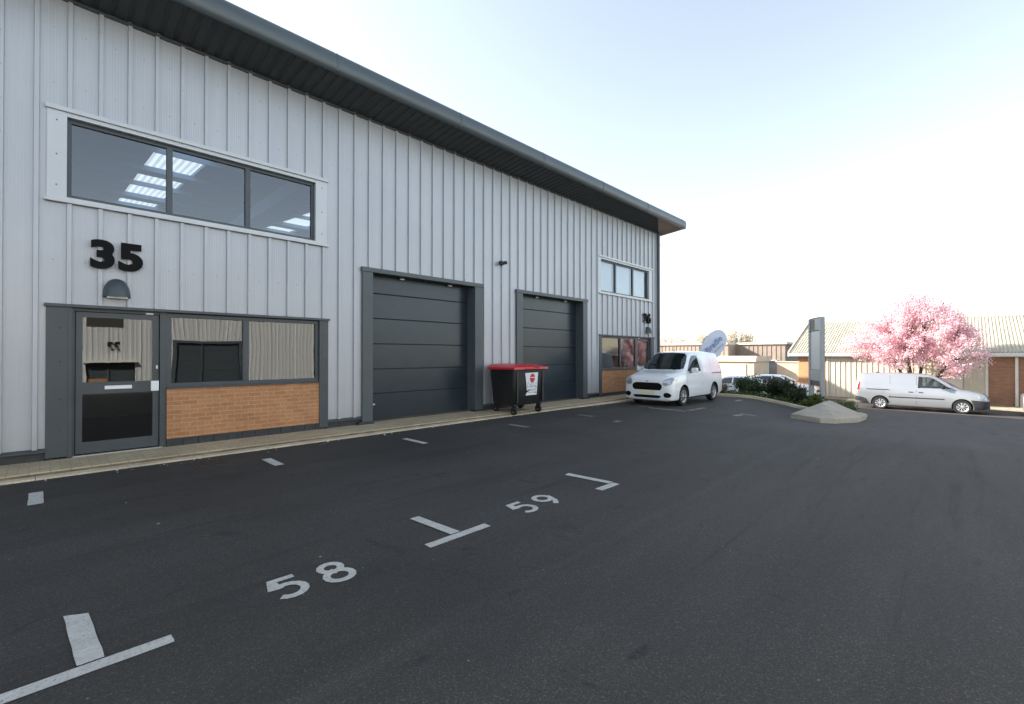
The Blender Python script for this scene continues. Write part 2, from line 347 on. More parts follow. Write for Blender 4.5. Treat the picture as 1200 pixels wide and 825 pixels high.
# ------------------------------------------------------------------ ground
def grid_axis(a, b, step, ext):
    v = [a + step * i for i in range(int((b - a) / step) + 1)]
    return [a - e for e in reversed(ext)] + v + [b + e for e in ext]
bm = bmesh.new(); xs = grid_axis(-6, 38, .5, [6, 20, 40]); ys = grid_axis(-8, 18, .5, [4, 10, 24])
V = [[bm.verts.new((x, y, gz(x, y))) for y in ys] for x in xs]
for i in range(len(xs) - 1):
    for j in range(len(ys) - 1): bm.faces.new((V[i][j], V[i + 1][j], V[i + 1][j + 1], V[i][j + 1]))
struct(obj('asphalt_yard', bm, 'asphalt', smooth=60))
bm = bmesh.new()
vs = [bm.verts.new(p) for p in ((-2500, -2500, -1.35), (2500, -2500, -1.35), (2500, 2500, -1.35), (-2500, 2500, -1.35))]; bm.faces.new(vs)
struct(obj('ground', bm, 'field'))
# paving strip by the wall
struct(obj('pavement', B(-22, 19.3, 8.62, 9.7, -.3, .07, bev=.012), 'block_paving'))
struct(obj('kerb_joint', B(-22, 19.3, 8.585, 8.62, -.3, .052), 'kerb_dirt'))
bm = bmesh.new(); x = -22.
while x < 19.2:
    prism(bm, [(8.44, -.02), (8.47, .022), (8.583, .03), (8.583, -.3), (8.44, -.3)], 'X', x + .003, min(x + .912, 19.3)); x += .915
struct(obj('channel_kerb', bm, 'kerb_concrete'))
# road markings -----------------------------------------------------------
def sheet_poly(name, polys, m='road_paint', lift=.004):
    bm = bmesh.new()
    for P in polys:
        f = bm.faces.new([bm.verts.new((x, y, 0)) for x, y in P])
    bmesh.ops.triangulate(bm, faces=bm.faces[:])
    bmesh.ops.subdivide_edges(bm, edges=bm.edges[:], cuts=2, use_grid_fill=True)
    for v in bm.verts: v.co.z = gz(v.co.x, v.co.y) + lift
    o = obj(name, bm, m, recalc=False); return struct(o)
def jit(P, a=.006): return [(x + random.uniform(-a, a), y + random.uniform(-a, a)) for x, y in P]
def dense(P, k=6):
    out = []
    for i, (x, y) in enumerate(P):
        x2, y2 = P[(i + 1) % len(P)]
        for j in range(k): out.append((x + (x2 - x) * j / k, y + (y2 - y) * j / k))
    return jit(out, .002)
def bar(x0, x1, y0, y1): return dense([(x0, y0), (x1, y0), (x1, y1), (x0, y1)])
sheet_poly('bay_marking', [bar(-.55, .53, 3.15, 3.245)]); sheet_poly('bay_marking', [dense([(.135, 3.252), (.245, 3.252), (.215, 3.87), (.105, 3.93)])], lift=.008)
sheet_poly('bay_marking', [bar(2.27, 2.95, 3.165, 3.255)]); sheet_poly('bay_marking', [dense([(2.555, 3.262), (2.66, 3.262), (2.62, 3.86), (2.52, 3.86)])], lift=.008)
sheet_poly('bay_marking', [bar(4.64, 5.02, 3.05, 3.155)]); sheet_poly('bay_marking', [dense([(4.935, 3.162), (5.035, 3.162), (4.99, 3.82), (4.88, 3.80)])], lift=.008)
sheet_poly('bay_marking', [bar(-.09, .03, 7.1, 7.72)]); sheet_poly('bay_marking', [bar(2.37, 2.5, 7.1, 7.68)]); sheet_poly('bay_marking', [bar(4.82, 4.93, 6.95, 7.66)])
for P in ([bar(12.95, 13.12, 5.75, 6.9)], [bar(13.3, 14.5, 5.72, 5.86)], [bar(13.15, 13.3, 6.9, 7.4)], [bar(13.5, 14.1, 4.5, 4.64)], [bar(14.3, 14.45, 4.3, 4.7)], [bar(17.8, 18.4, 5.9, 6.05)], [bar(7.5, 7.62, 6.9, 7.5)], [bar(10.0, 10.12, 6.9, 7.4)], [bar(9.6, 9.85, 5.9, 6.05)]):
    sheet_poly('bay_marking', P, 'road_paint_worn')
# stencilled numbers: stroke outlines, local box 1 x 1.5, tops to +Y
def stroke_poly(pts, wd):
    out = []
    for i in range(len(pts) - 1):
        a, b = Vector(pts[i]), Vector(pts[i + 1]); d = (b - a).normalized(); n = Vector((-d.y, d.x)) * wd / 2; e = d * wd * .28
        out.append([tuple(a - n - e), tuple(b - n + e), tuple(b + n + e), tuple(a + n - e)])
    return out
def arc(cx, cy, rx, ry, a0, a1, n=10): return [(cx + rx * math.cos(R(a0 + (a1 - a0) * i / n)), cy + ry * math.sin(R(a0 + (a1 - a0) * i / n))) for i in range(n + 1)]
GL = {'5': [(.86, 1.40), (.22, 1.40), (.16, .80)] + arc(.45, .52, .42, .44, 130, -140, 12),
      '8': arc(.5, 1.1, .34, .32, -90, 270, 14) + arc(.5, .42, .42, .38, 90, 450, 14),
      '9': arc(.5, 1.0, .38, .40, 0, 360, 14) + [(.86, .8), (.72, .4), (.42, .08)]}
def painted(name, ch, x, y, sx, sy, wd=.24):
    bm = bmesh.new()
    pts = [(px, py) for px, py in GL[ch]]
    # ribbon with mitred joints
    Lf, Rt = [], []
    for i, p in enumerate(pts):
        a = Vector(pts[max(i - 1, 0)]); b = Vector(pts[min(i + 1, len(pts) - 1)]); d = (b - a)
        if d.length < 1e-6: d = Vector((1, 0))
        d.normalize(); n = Vector((-d.y, d.x)) * wd / 2
        if 0 < i < len(pts) - 1:
            d1 = (Vector(p) - a); d2 = (b - Vector(p))
            if d1.length > 1e-6 and d2.length > 1e-6:
                cs = d1.normalized().dot(d2.normalized()); n = n / max(.55, math.sqrt(max(.05, (1 + cs) / 2)))
        Lf.append(Vector(p) + n); Rt.append(Vector(p) - n)
    lv = [[bm.verts.new((x + q.x * sx, y + q.y * sy / 1.5, 0)) for q in S] for S in (Lf, Rt)]
    for i in range(len(pts) - 1): bm.faces.new((lv[0][i], lv[1][i], lv[1][i + 1], lv[0][i + 1]))
    for k, v in enumerate(bm.verts): v.co.z = .004 + (k % 97) * 2e-5
    struct(obj(name, bm, 'road_paint', recalc=False))
painted('bay_number', '5', 1.09, 3.17, .23, .335); painted('bay_number', '8', 1.42, 3.15, .215, .345)
painted('bay_number', '5', 3.43, 3.15, .25, .33); painted('bay_number', '9', 3.79, 3.13, .25, .35)
# sunken drain cover and yard clutter
bm = bmesh.new()
for i in range(9): box(bm, 1.55 + i * .045, 1.58 + i * .045, 7.75, 8.15, .001, .008)
box(bm, 1.53, 1.97, 7.72, 7.75, .001, .01); box(bm, 1.53, 1.97, 8.15, 8.18, .001, .01)
noisy('rust', (.06, .038, .03), .9, .4, 10)
tag(obj('drain_grate', bm, 'rust'), 'rusty iron drain grate set in the asphalt below the brick panel of unit 35', 'drain')
# ------------------------------------------------------------------ main building
W = 9.5
bld = thing('industrial_unit', 'long silver ribbed metal industrial building with slate grey overhanging eaves', 'building')
RIB0, PITCH = .29, .3457
OPEN = [(.05, 4.16, 3.84, 5.25), (.05, 4.2, -1, 2.33), (4.95, 8.5, -1, 3.55), (9.85, 13.44, -1, 3.55), (14.18, 18.22, 3.84, 5.23), (14.24, 18.38, -1, 2.33)]
def ribbed(name, u0, u1, z0, z1, rib0, pitch, rw, rh, fn, m, parent, opens=(), sl=.006):
    pts = [(u0, 0.)]; k = math.floor((u0 - rib0) / pitch)
    while True:
        cx = rib0 + k * pitch; k += 1
        if cx + rw > u1: break
        if cx - rw < u0: continue
        pts += [(cx - rw / 2 - sl, 0), (cx - rw / 2, rh), (cx + rw / 2, rh), (cx + rw / 2 + sl, 0)]
    pts.append((u1, 0.))
    def H(u):
        for (a, ha), (b, hb) in zip(pts, pts[1:]):
            if a <= u <= b: return ha + (hb - ha) * (u - a) / (b - a) if b > a else ha
        return 0.
    for o_ in opens:
        for e in o_[:2]:
            if u0 < e < u1: pts.append((e, H(e)))
    pts.sort(); bm = bmesh.new(); cache = {}
    def vv(u, h, z):
        key = (round(u, 5), round(h, 5), round(z, 4))
        if key not in cache: cache[key] = bm.verts.new(fn(u, h, z))
        return cache[key]
    for (a, ha), (b, hb) in zip(pts, pts[1:]):
        if b - a < 1e-5: continue
        mid = (a + b) / 2; spans = [(z0, z1)]
        for (x0, x1, c0, c1) in opens:
            if x0 < mid < x1:
                ns = []
                for s0, s1 in spans:
                    if c1 <= s0 or c0 >= s1: ns.append((s0, s1)); continue
                    if c0 > s0: ns.append((s0, c0))
                    if c1 < s1: ns.append((c1, s1))
                spans = ns
        for s0, s1 in spans:
            bm.faces.new((vv(a, ha, s0), vv(b, hb, s0), vv(b, hb, s1), vv(a, ha, s1)))
    return obj(name, bm, m, parent, recalc=False)
ribbed('cladding', -22, 18.84, .24, 6.9, RIB0, PITCH, .05, .042, lambda u, h, z: (u, W - h, z), 'silver_cladding', bld, OPEN)
ribbed('cladding', 9.5, 52.4, .24, 6.9, 9.7, PITCH, .05, .03, lambda u, h, z: (18.84 + h, u, z), 'silver_cladding', bld)
bm = bmesh.new(); prism(bm, [(9.5, 6.9), (31, 8.95), (52.4, 6.9)], 'X', 18.80, 18.835); obj('gable_panel', bm, 'silver_flat', bld)
obj('back_wall', B(-22, 18.8, 52.3, 52.4, 0, 6.9), 'silver_flat', bld); obj('end_wall', B(-22.1, -22, 9.5, 52.4, 0, 6.9), 'silver_flat', bld)
# rivets up the seams
bm = bmesh.new()
for k in range(-2, 54, 3):
    x = RIB0 + k * PITCH
    for i in range(14):
        z = .45 + i * .47
        if any(a - .05 < x < b + .05 and c0 - .1 < z < c1 + .1 for a, b, c0, c1 in OPEN): continue
        cyl(bm, (x, W - .042, z), (x, W - .047, z), .009, .007, 6)
for (zz) in (5.6, 6.4, 3.0, 1.3, .35):
    for k in range(-1, 53):
        x = RIB0 + (k + .5) * PITCH
        if any(a - .05 < x < b + .05 and c0 - .1 < zz < c1 + .1 for a, b, c0, c1 in OPEN): continue
        cyl(bm, (x, W, zz), (x, W - .006, zz), .010, .008, 6)
rv = obj('rivets', bm, 'sign_grey', bld); rv['kind'] = 'stuff'
# plinth and base trim
bm = bmesh.new(); bt = bmesh.new()
for a, b in ((-22, .05), (4.2, 4.95), (8.5, 9.85), (13.44, 14.24), (18.38, 18.84)):
    box(bm, a, b, W + .02, W + .12, .0, .2); prism(bt, [(W - .045, .195), (W - .045, .215), (W + .02, .265), (W + .1, .265), (W + .1, .195)], 'X', a, b)
obj('plinth', bm, 'plinth_dark', bld); obj('base_trim', bt, 'slate_trim', bld)
obj('downpipe', B(18.62, 18.72, W - .12, W - .035, .1, 6.9, bev=.01), 'slate_trim', bld)
obj('corner_trim', B(18.76, 18.9, W - .04, W + .1, .2, 6.92, bev=.005), 'slate_light', bld)
# eaves
XE = 19.22
bm = bmesh.new(); prism(bm, [(8.56, 6.975), (8.5, 6.955), (8.455, 6.99), (8.43, 7.08), (8.425, 7.18), (8.445, 7.27), (8.50, 7.335), (8.60, 7.375), (8.75, 7.40), (8.75, 7.36), (8.62, 7.33), (8.56, 7.2)], 'X', -22, XE)
obj('fascia', bm, 'fascia_grey', bld, smooth=40)
bm = bmesh.new()          # fascia joints
for k in range(-6, 7):
    x = .9 + k * 3.0
    if x < XE: prism(bm, [(8.5, 6.951), (8.45, 6.985), (8.424, 7.08), (8.419, 7.18), (8.44, 7.275), (8.497, 7.341), (8.6, 7.381), (8.6, 7.37), (8.5, 7.33), (8.46, 7.2), (8.46, 7.05), (8.51, 6.97)], 'X', x, x + .03)
obj('fascia_joint', bm, 'slate_light', bld, smooth=40)
bm = bmesh.new(); k = 0; x = -22.; pr = None        # corrugated soffit, ribs across
def sofz(y): return 6.875 + (9.5 - y) * .10
prof = []
while x < 18.9:
    prof += [(x, 0), (x + .11, 0), (x + .125, .018), (x + .185, .018), (x + .2, 0)]; x += .2
prof = [p for i, p in enumerate(prof) if i == 0 or p[0] > prof[i - 1][0] + 1e-4]
for (x, h) in prof:
    yend = 8.55 if x < 16.9 else 8.55 + (x - 16.9) / (18.84 - 16.9) * .95
    if x > 18.84: break
    r_ = [bm.verts.new((x, 9.52, sofz(9.52) + h)), bm.verts.new((x, yend, sofz(yend) + h))]
    if pr: bm.faces.new((pr[0], r_[0], r_[1], pr[1]))
    pr = r_
obj('soffit', bm, 'soffit_dark', bld)
bm = bmesh.new(); bm.faces.new([bm.verts.new((x, y, sofz(y) + .002)) for x, y in ((16.9, 8.55), (18.84, 9.5), (18.86, 31), (XE, 31), (XE, 8.55))]); obj('verge_soffit', bm, 'brown_wall', bld)
obj('soffit_trim', B(-22, 18.84, W - .045, W, 6.84, 6.885), 'slate_trim', bld)
# roof with rooflights left open and filled by translucent sheets
RL = [(-11, -9.6), (-4.5, -3.1), (2.45, 3.85), (8.75, 10.15), (15, 16.4)]; RY0, RY1 = 16.2, 29.0
def roofz(y): return 7.36 + (y - 8.6) * .0753
bm = bmesh.new(); bl = bmesh.new()
def sl(bm, x0, x1, y0, y1, dz0=-.12, dz1=0):
    vs = [bm.verts.new((x, y, roofz(y) + dz)) for x in (x0, x1) for y in (y0, y1) for dz in (dz0, dz1)]
    for q in ((0, 1, 3, 2), (4, 6, 7, 5), (0, 4, 5, 1), (2, 3, 7, 6), (0, 2, 6, 4), (1, 5, 7, 3)): bm.faces.new([vs[i] for i in q])
cuts = [-22] + [v for p in RL for v in p] + [XE]
for i in range(0, len(cuts), 2): sl(bm, cuts[i], cuts[i + 1], RY0, RY1)
sl(bm, -22, XE, 8.6, RY0); sl(bm, -22, XE, RY1, 31)
for a, b in RL: sl(bl, a, b, RY0, RY1, -.012, 0)
vs = [bm.verts.new(p) for p in ((-22, 31, roofz(31)), (XE, 31, roofz(31)), (XE, 53, 7.3), (-22, 53, 7.3))]; bm.faces.new(vs)
obj('roof', bm, 'interior_sky_tint', bld); obj('rooflight', bl, 'rooflight_grp', bld)
obj('verge_trim', prism(bmesh.new(), [(8.6, 7.02), (8.6, roofz(8.6) + .01), (31, roofz(31) + .02), (31, 8.7)], 'X', XE - .02, XE + .02), 'fascia_grey', bld)
bm = bmesh.new()
for y, w_ in ((12.2, .1), (14.9, .3), (17.4, .06), (19.95, .55), (22.6, .06), (25.1, .55), (27.6, .06), (30.2, .3)): box(bm, -21.9, 18.7, y, y + w_, roofz(y) - .30, roofz(y) - .13)
obj('purlin', bm, 'interior_sky_tint', bld)
bm = bmesh.new()
for x in (-8, -1.2, 5.6, 13.6): box(bm, x - .08, x + .08, 9.8, 31, roofz(9.8) - .75, roofz(9.8) - .3)
obj('rafter', bm, 'interior_sky_tint', bld)
bm = bmesh.new(); box(bm, -21.9, 18.7, 31.1, 31.2, 0, 8.7); box(bm, 9.2, 9.3, 9.7, 31, 0, 4.0); box(bm, -1.1, -1.0, 9.7, 24, 0, 6.8)
obj('inner_wall', bm, 'interior_sky_tint', bld)
bm = bmesh.new(); box(bm, -1, 4.7, 9.72, 15, 2.6, 2.9); box(bm, 4.6, 4.7, 9.72, 15, 0, 2.6); box(bm, -1, 4.6, 15, 15.1, 0, 2.6); box(bm, 13.7, 18.7, 9.72, 15, 2.6, 2.9); box(bm, 13.7, 13.8, 9.72, 15, 0, 2.6); box(bm, 13.8, 18.7, 15, 15.1, 0, 2.6); box(bm, -21.9, 18.7, 9.75, 31, .0, .1)
obj('office_box', bm, 'interior_dark', bld)
bm = bmesh.new(); box(bm, -1, -.02, 9.55, 9.6, 0.3, 6.8); 
# window / door sets
def frame_mesh(x0, x1, z0, z1, mull, fw=.055, y=W + .06, d=.07, trans=()):
    bm = bmesh.new(); box(bm, x0, x1, y, y + d, z0, z0 + fw, bev=.004); box(bm, x0, x1, y, y + d, z1 - fw, z1, bev=.004)
    xs = [x0] + list(mull) + [x1]
    box(bm, x0, x0 + fw, y + .001, y + d, z0 + fw, z1 - fw); box(bm, x1 - fw, x1, y + .001, y + d, z0 + fw, z1 - fw)
    for m_ in mull: box(bm, m_ - fw * .75, m_ + fw * .75, y - .004, y + d, z0 + fw, z1 - fw)
    return bm
def panes(parent, x0, x1, z0, z1, mull, m, fw=.055, y=W + .095):
    xs = [x0] + list(mull) + [x1]
    for i, (a, b) in enumerate(zip(xs, xs[1:])):
        l = a + (fw if i == 0 else fw * .75) - .004; r = b - (fw if i == len(xs) - 2 else fw * .75) + .004
        bm = bmesh.new(); nn = 8
        ph = random.uniform(0, 6)
        g = [[bm.verts.new((l + (r - l) * p / nn, y - .0012 * math.sin(math.pi * p / nn) * math.sin(math.pi * q / nn) * (1 + .4 * math.sin(ph)), z0 + fw - .004 + (z1 - z0 - 2 * fw + .008) * q / nn)) for q in range(nn + 1)] for p in range(nn + 1)]
        for p in range(nn):
            for q in range(nn): bm.faces.new((g[p][q], g[p + 1][q], g[p + 1][q + 1], g[p][q + 1]))
        obj('pane', bm, m, parent, smooth=80, recalc=False)
def upper_window(x0, x1, ox0, ox1, mull):
    # surround: flat silver panels, head flashing and sill
    bm = bmesh.new(); z0, z1, oz0, oz1 = 3.84, 5.25, 3.94, 5.13
    box(bm, x0, ox0, W - .02, W + .02, z0 + .05, z1 - .05); box(bm, ox1, x1, W - .02, W + .02, z0 + .05, z1 - .05)
    box(bm, x0 - .02, x1 + .02, W - .055, W + .02, z1 - .055, z1 + .01, bev=.004); box(bm, ox0 - .001, ox1 + .001, W - .02, W + .16, oz1 + .003, z1 - .056)
    box(bm, x0 - .03, x1 + .03, W - .075, W + .02, z0 + .005, z0 + .045, bev=.004); box(bm, ox0 - .001, ox1 + .001, W - .018, W + .16, z0 + .046, oz0 - .003)
    box(bm, ox0 - .03, ox0 - .001, W + .021, W + .16, z0, z1); box(bm, ox1 + .001, ox1 + .03, W + .021, W + .16, z0, z1)
    s = obj('window_surround', bm, 'silver_flat', bld)
    for x in (x0 + .1, x1 - .1):
        b2 = bmesh.new()
        for z in (4.1, 4.55, 5.05): cyl(b2, (x, W - .02, z), (x, W - .028, z), .011, .009, 6)
        obj('screw', b2, 'slate_light', s)
    f = obj('window_frame', frame_mesh(ox0, ox1, oz0, oz1, mull), 'slate_trim', bld); panes(f, ox0, ox1, oz0, oz1, mull, 'upper_glass')
    return f
upper_window(.05, 4.16, .26, 3.93, (1.51, 2.70)); uw = upper_window(14.18, 18.22, 14.34, 17.95, (15.45, 16.75))
for a, b in ((14.4, 15.4), (15.5, 16.7), (16.8, 17.9)): obj('sky_reflection_sheet', B(a, b, W + .2, W + .21, 3.96, 5.12), 'white_trim', uw)  # pale sheets added behind the far panes, standing in for bright reflected sky
def ground_set(flip, c):
    """unit 35 in its own metres; unit 36 is its mirror about c."""
    fx = (lambda a, b: (a, b)) if not flip else (lambda a, b: (2 * c - b, 2 * c - a))
    bm = bmesh.new()
    for a, b in ((.05, .28), (4.02, 4.2)): box(bm, *fx(a, b), W - .02, W + .02, .1, 2.31)
    box(bm, *fx(.03, 4.22), W - .06, W + .16, 2.31, 2.355, bev=.004)
    box(bm, *fx(.281, .33), W - .012, W + .14, .08, 2.31)
    s = obj('frontage_surround', bm, 'slate_trim', bld)
    b2 = bmesh.new()
    for z in (.5, .95, 1.5, 2.0):
        for x in (fx(.2, .2)[0], fx(4.1, 4.1)[0]): cyl(b2, (x, W - .02, z), (x, W - .028, z), .011, .009, 6)
    obj('screw', b2, 'black_plastic', s)
    bm = bmesh.new(); box(bm, *fx(.33, .36), W + .05, W + .13, .08, 2.31); box(bm, *fx(1.385, 1.475), W + .03, W + .13, .08, 2.31); box(bm, *fx(.36, 1.385), W + .05, W + .13, 2.265, 2.31)
    obj('door_frame', bm, 'slate_trim', bld)
    # door leaf
    y0, y1 = W + .062, W + .11; bm = bmesh.new()
    box(bm, *fx(.37, .445), y0, y1, .1, 2.255); box(bm, *fx(1.295, 1.375), y0, y1, .1, 2.255); box(bm, *fx(.445, 1.295), y0 + .001, y1, 2.175, 2.255)
    box(bm, *fx(.445, 1.295), y0 + .001, y1, .1, .27); box(bm, *fx(.445, 1.295), y0 + .001, y1, 1.0, 1.18)
    d = obj('entrance_door', bm, 'slate_trim', bld)
    for z0, z1 in ((.27, 1.0), (1.18, 2.175)):
        a, b = fx(.445, 1.295); bm = bmesh.new(); nn = 6
        g = [[bm.verts.new((a + (b - a) * p / nn, y0 + .025 - .0015 * math.sin(math.pi * p / nn), z0 + (z1 - z0) * q / nn)) for q in range(nn + 1)] for p in range(nn + 1)]
        for p in range(nn):
            for q in range(nn): bm.faces.new((g[p][q], g[p + 1][q], g[p + 1][q + 1], g[p][q + 1]))
        obj('pane', bm, 'window_glass', d, smooth=80, recalc=False)
    obj('letterbox', B(*fx(.70, 1.03), y0 - .012, y0, 1.065, 1.12, bev=.004), 'white_plastic', d)
    obj('handle_plate', B(*fx(1.27, 1.375), y0 - .03, y0, 1.01, 1.175, bev=.008), 'white_plastic', d)
    obj('lock', B(*fx(1.335, 1.36), y0 - .02, y0, 1.37, 1.43, bev=.004), 'steel', d)
    obj('door_closer', B(*fx(1.2, 1.3), W + .03, W + .05, 2.26, 2.285, bev=.004), 'white_plastic', bld)
    a, b = fx(1.476, 4.02); mm = (2.67,) if not flip else (2 * c - 2.67,)
    f = obj('window_frame', frame_mesh(a, b, 1.06, 2.30, mm, fw=.065, y=W + .03), 'slate_trim', bld); panes(f, a, b, 1.06, 2.30, mm, 'window_glass', .065, W + .07)
    obj('window_sill', B(a, b, W - .035, W + .04, 1.035, 1.06, bev=.004), 'slate_trim', bld)
    obj('brick_panel', B(a, b, W + .0, W + .12, .2, 1.033), 'orange_brick', bld)
    bm = bmesh.new(); n = 0; x = a
    while x < b - .02: box(bm, x + .003, min(x + .222, b), W - .004, W + .1, .0, .198, bev=.003); x += .225
    obj('plinth', bm, 'plinth_dark', bld)
    bm = bmesh.new(); box(bm, *fx(.34, 1.42), W + .0, W + .06, .07, .085); obj('threshold', bm, 'steel', bld)
    # desk and screen seen dimly inside
ground_set(False, 0); ground_set(True, 9.21)
def roller(x0, x1, ox0, ox1, top):
    bm = bmesh.new(); zt = top
    box(bm, x0, ox0, W - .06, W + .32, .02, zt - .1, bev=.006); box(bm, ox1, x1, W - .06, W + .32, .02, zt - .1, bev=.006)
    box(bm, x0 - .02, x1 + .02, W - .075, W + .32, zt - .1, zt, bev=.006)
    s = obj('door_surround', bm, 'slate_light', bld)
    obj('kerb_block', B(ox1 - .03, x1 + .1, W - .09, W + .1, 0, .13, bev=.01), 'plinth_dark', s); obj('kerb_block', B(x0 - .1, ox0 + .02, W - .09, W + .1, 0, .13, bev=.01), 'plinth_dark', s)
    bm = bmesh.new(); y = W + .27
    zs = [.09, .70, 1.27, 1.86, 2.45, 3.03, zt - .09]
    for a, b in zip(zs, zs[1:]):
        n0 = len(bm.verts)
        z = [a + .003, a + .014, b - .014, b - .003]
        prism(bm, [(y + .05, z[0]), (y + .008, z[0]), (y, z[1]), (y, z[2]), (y + .008, z[3]), (y + .05, z[3])], 'X', ox0 + .004, ox1 - .004)
    r = obj('sectional_door', bm, 'door_panel', bld, smooth=25)
    obj('bottom_seal', B(ox0, ox1, y + .004, y + .05, .06, .096), 'rubber', r)
    obj('joint_backing', B(ox0, ox1, y + .04, y + .06, .1, zt - .05), 'black_plastic', r)
    bm = bmesh.new(); box(bm, ox0 + .05, ox0 + .22, y - .035, y - .015, .44, .475, bev=.005); box(bm, ox0 + .06, ox0 + .085, y - .02, y, .445, .47); box(bm, ox0 + .185, ox0 + .21, y - .02, y, .445, .47)
    obj('pull_handle', bm, 'steel', r); obj('lock_box', B(ox0 + .16, ox0 + .22, y - .03, y, .35, .42, bev=.005), 'black_plastic', r)
    for q in (.28, .76): obj('fixing_bracket', B(ox0 + (ox1 - ox0) * q, ox0 + (ox1 - ox0) * q + .12, y - .09, y - .03, zt - .14, zt - .105, bev=.004), 'steel', r)
roller(4.95, 8.5, 5.2, 8.22, 3.55); roller(9.85, 13.44, 10.12, 13.18, 3.55)
# number signs (raised digits fixed to the cladding)
def number_sign(s, x, z, size, label, offset=.026):
    t = thing('unit_number', label, 'number sign', (x, W - .07, z))
    me = None; dx = size * .30
    for i, ch in enumerate(s):
        text_obj('digit', ch, size, .02, 'black_paint', Matrix.Translation((-dx + i * 2 * dx, 0, 0)) @ WALLM @ Matrix.Scale(1.12, 4, Vector((1, 0, 0))), t, offset=offset)
    bm = bmesh.new()
    for sx in (-dx, dx):
        for sz in (-.08, .08): cyl(bm, (sx, 0, sz), (sx, .07, sz), .008, n=6)
    obj('standoff', bm, 'black_paint', t)
number_sign('35', .83, 3.12, .56, 'large black raised number 35 on the cladding above the near door')
number_sign('36', 17.68, 3.10, .52, 'black raised number 36 on the cladding above the far door')
def wall_light(x, z, label, wd=.34, ht=.29, dp=.2):
    t = thing('wall_light', label, 'wall light', (x, W - .03, z), group='dome wall lights over the entrances')
    bm = bmesh.new(); n = 14; rows = []
    for j in range(8):
        v = j / 7; h = ht * math.sin(v * math.pi / 2); rr = math.cos(v * math.pi / 2) ** .85
        rows.append([bm.verts.new((wd / 2 * rr * math.cos(math.pi * i / n), -dp * rr * math.sin(math.pi * i / n) - .0, h)) for i in range(n + 1)] if j < 7 else None)
    for j in range(6):
        for i in range(n): bm.faces.new((rows[j][i], rows[j][i + 1], rows[j + 1][i + 1], rows[j + 1][i]))
    topv = bm.verts.new((0, 0, ht))
    for i in range(n): bm.faces.new((rows[6][i], rows[6][i + 1], topv))
    obj('shade', bm, 'slate_trim', t, smooth=50)
    obj('lens', B(-.12, .12, -.13, -.02, -.025, .01, bev=.01), 'white_plastic', t)
wall_light(.83, 2.50, 'near dome wall light in slate grey, above the glazed door with the white handle plate'); wall_light(17.75, 2.50, 'far dome wall light close to the building corner above the white van')
t = thing('security_camera', 'small black security camera on the cladding between the two large doors', 'camera', (9.21, W - .02, 4.24))
bm = bmesh.new(); cyl(bm, (0, -.0, 0), (0, -.05, 0), .06, n=16); obj('base', bm, 'black_plastic', t, smooth=40)
bm = bmesh.new(); cyl(bm, (0, -.04, -.01), (-.02, -.12, -.02), .025, n=10); obj('arm', bm, 'black_plastic', t)
bm = bmesh.new(); cyl(bm, (-.1, -.1, -.05), (.08, -.16, 0), .05, n=16); obj('barrel', bm, 'black_plastic', t, smooth=40)
bm = bmesh.new(); cyl(bm, (.09, -.01, -.08), (.02, -.06, -.02), .008, n=6); obj('cable', bm, 'black_plastic', t)
t = thing('floodlight', 'small pale floodlight fixed to the end gable below the eaves', 'floodlight', (18.9, 9.75, 6.45))
obj('bracket', B(0, .16, -.02, .02, -.02, .02, bev=.004), 'steel', t); obj('lamp_body', prism(bmesh.new(), [(.14, -.06), (.42, -.01), (.42, .04), (.14, .05)], 'Y', -.12, .12), 'white_trim', t)
# ------------------------------------------------------------------ building opposite, behind the camera (seen in the glass)
opp = thing('opposite_unit', 'pale ribbed unit across the yard seen only as a reflection in the windows', 'building', (0, 0, 0))
OY = -8.0
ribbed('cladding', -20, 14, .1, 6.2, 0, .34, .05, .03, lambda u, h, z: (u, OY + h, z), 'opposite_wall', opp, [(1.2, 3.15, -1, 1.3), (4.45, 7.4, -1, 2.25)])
obj('roof', prism(bmesh.new(), [(OY - 18, 6.2), (OY + .6, 6.2), (OY + .6, 6.5), (OY - 9, 7.3), (OY - 18, 6.5)], 'X', -20.4, 14.4), 'slate_trim', opp)
obj('side_wall', B(13.8, 13.98, OY - 17.5, OY - .05, -.6, 6.2), 'opposite_wall', opp); obj('back_wall', B(-20, 13.8, OY - 17.5, OY - 17.3, -.6, 6.2), 'opposite_wall', opp); obj('end_wall', B(-20, -19.8, OY - 17.3, OY - .05, -.6, 6.2), 'opposite_wall', opp)
obj('upper_window', B(1.2, 2.65, OY + .02, OY + .05, 2.85, 3.3), 'interior_dark', opp)
obj('shutter', B(4.4, 7.4, OY - .2, OY - .1, 0, 2.25), 'slate_trim', opp); obj('shutter_surround', B(4.3, 7.55, OY + .06, OY + .1, 2.2, 2.34), 'slate_light', opp)
for z_ in (.75, 1.3, 1.85): obj('shutter_rail', B(4.45, 7.4, OY - .1, OY - .07, z_, z_ + .04), 'slate_light', opp)
obj('shutter_jamb', B(4.3, 4.46, OY + .03, OY + .1, 0, 2.2), 'slate_light', opp); obj('shutter_jamb', B(7.39, 7.55, OY + .03, OY + .1, 0, 2.2), 'slate_light', opp); obj('shutter_frame', B(5.54, 5.62, OY - .1, OY + .05, 0, 2.25), 'slate_light', opp)
obj('canopy', B(1.1, 3.2, OY, OY + .4, 1.26, 1.34), 'white_trim', opp); obj('entrance', B(1.2, 3.15, OY - .3, OY - .2, 0, 1.26), 'slate_trim', opp); obj('entrance_post', B(2.0, 2.08, OY - .2, OY - .1, 0, 1.26), 'slate_light', opp); obj('entrance_brick', B(1.2, 2.0, OY - .2, OY - .14, 0, .55), 'orange_brick', opp)
t = thing('opposite_unit_number', 'black raised number on the unit across the yard, seen in the near door glass', 'number sign', (2.23, OY + .06, 1.96))
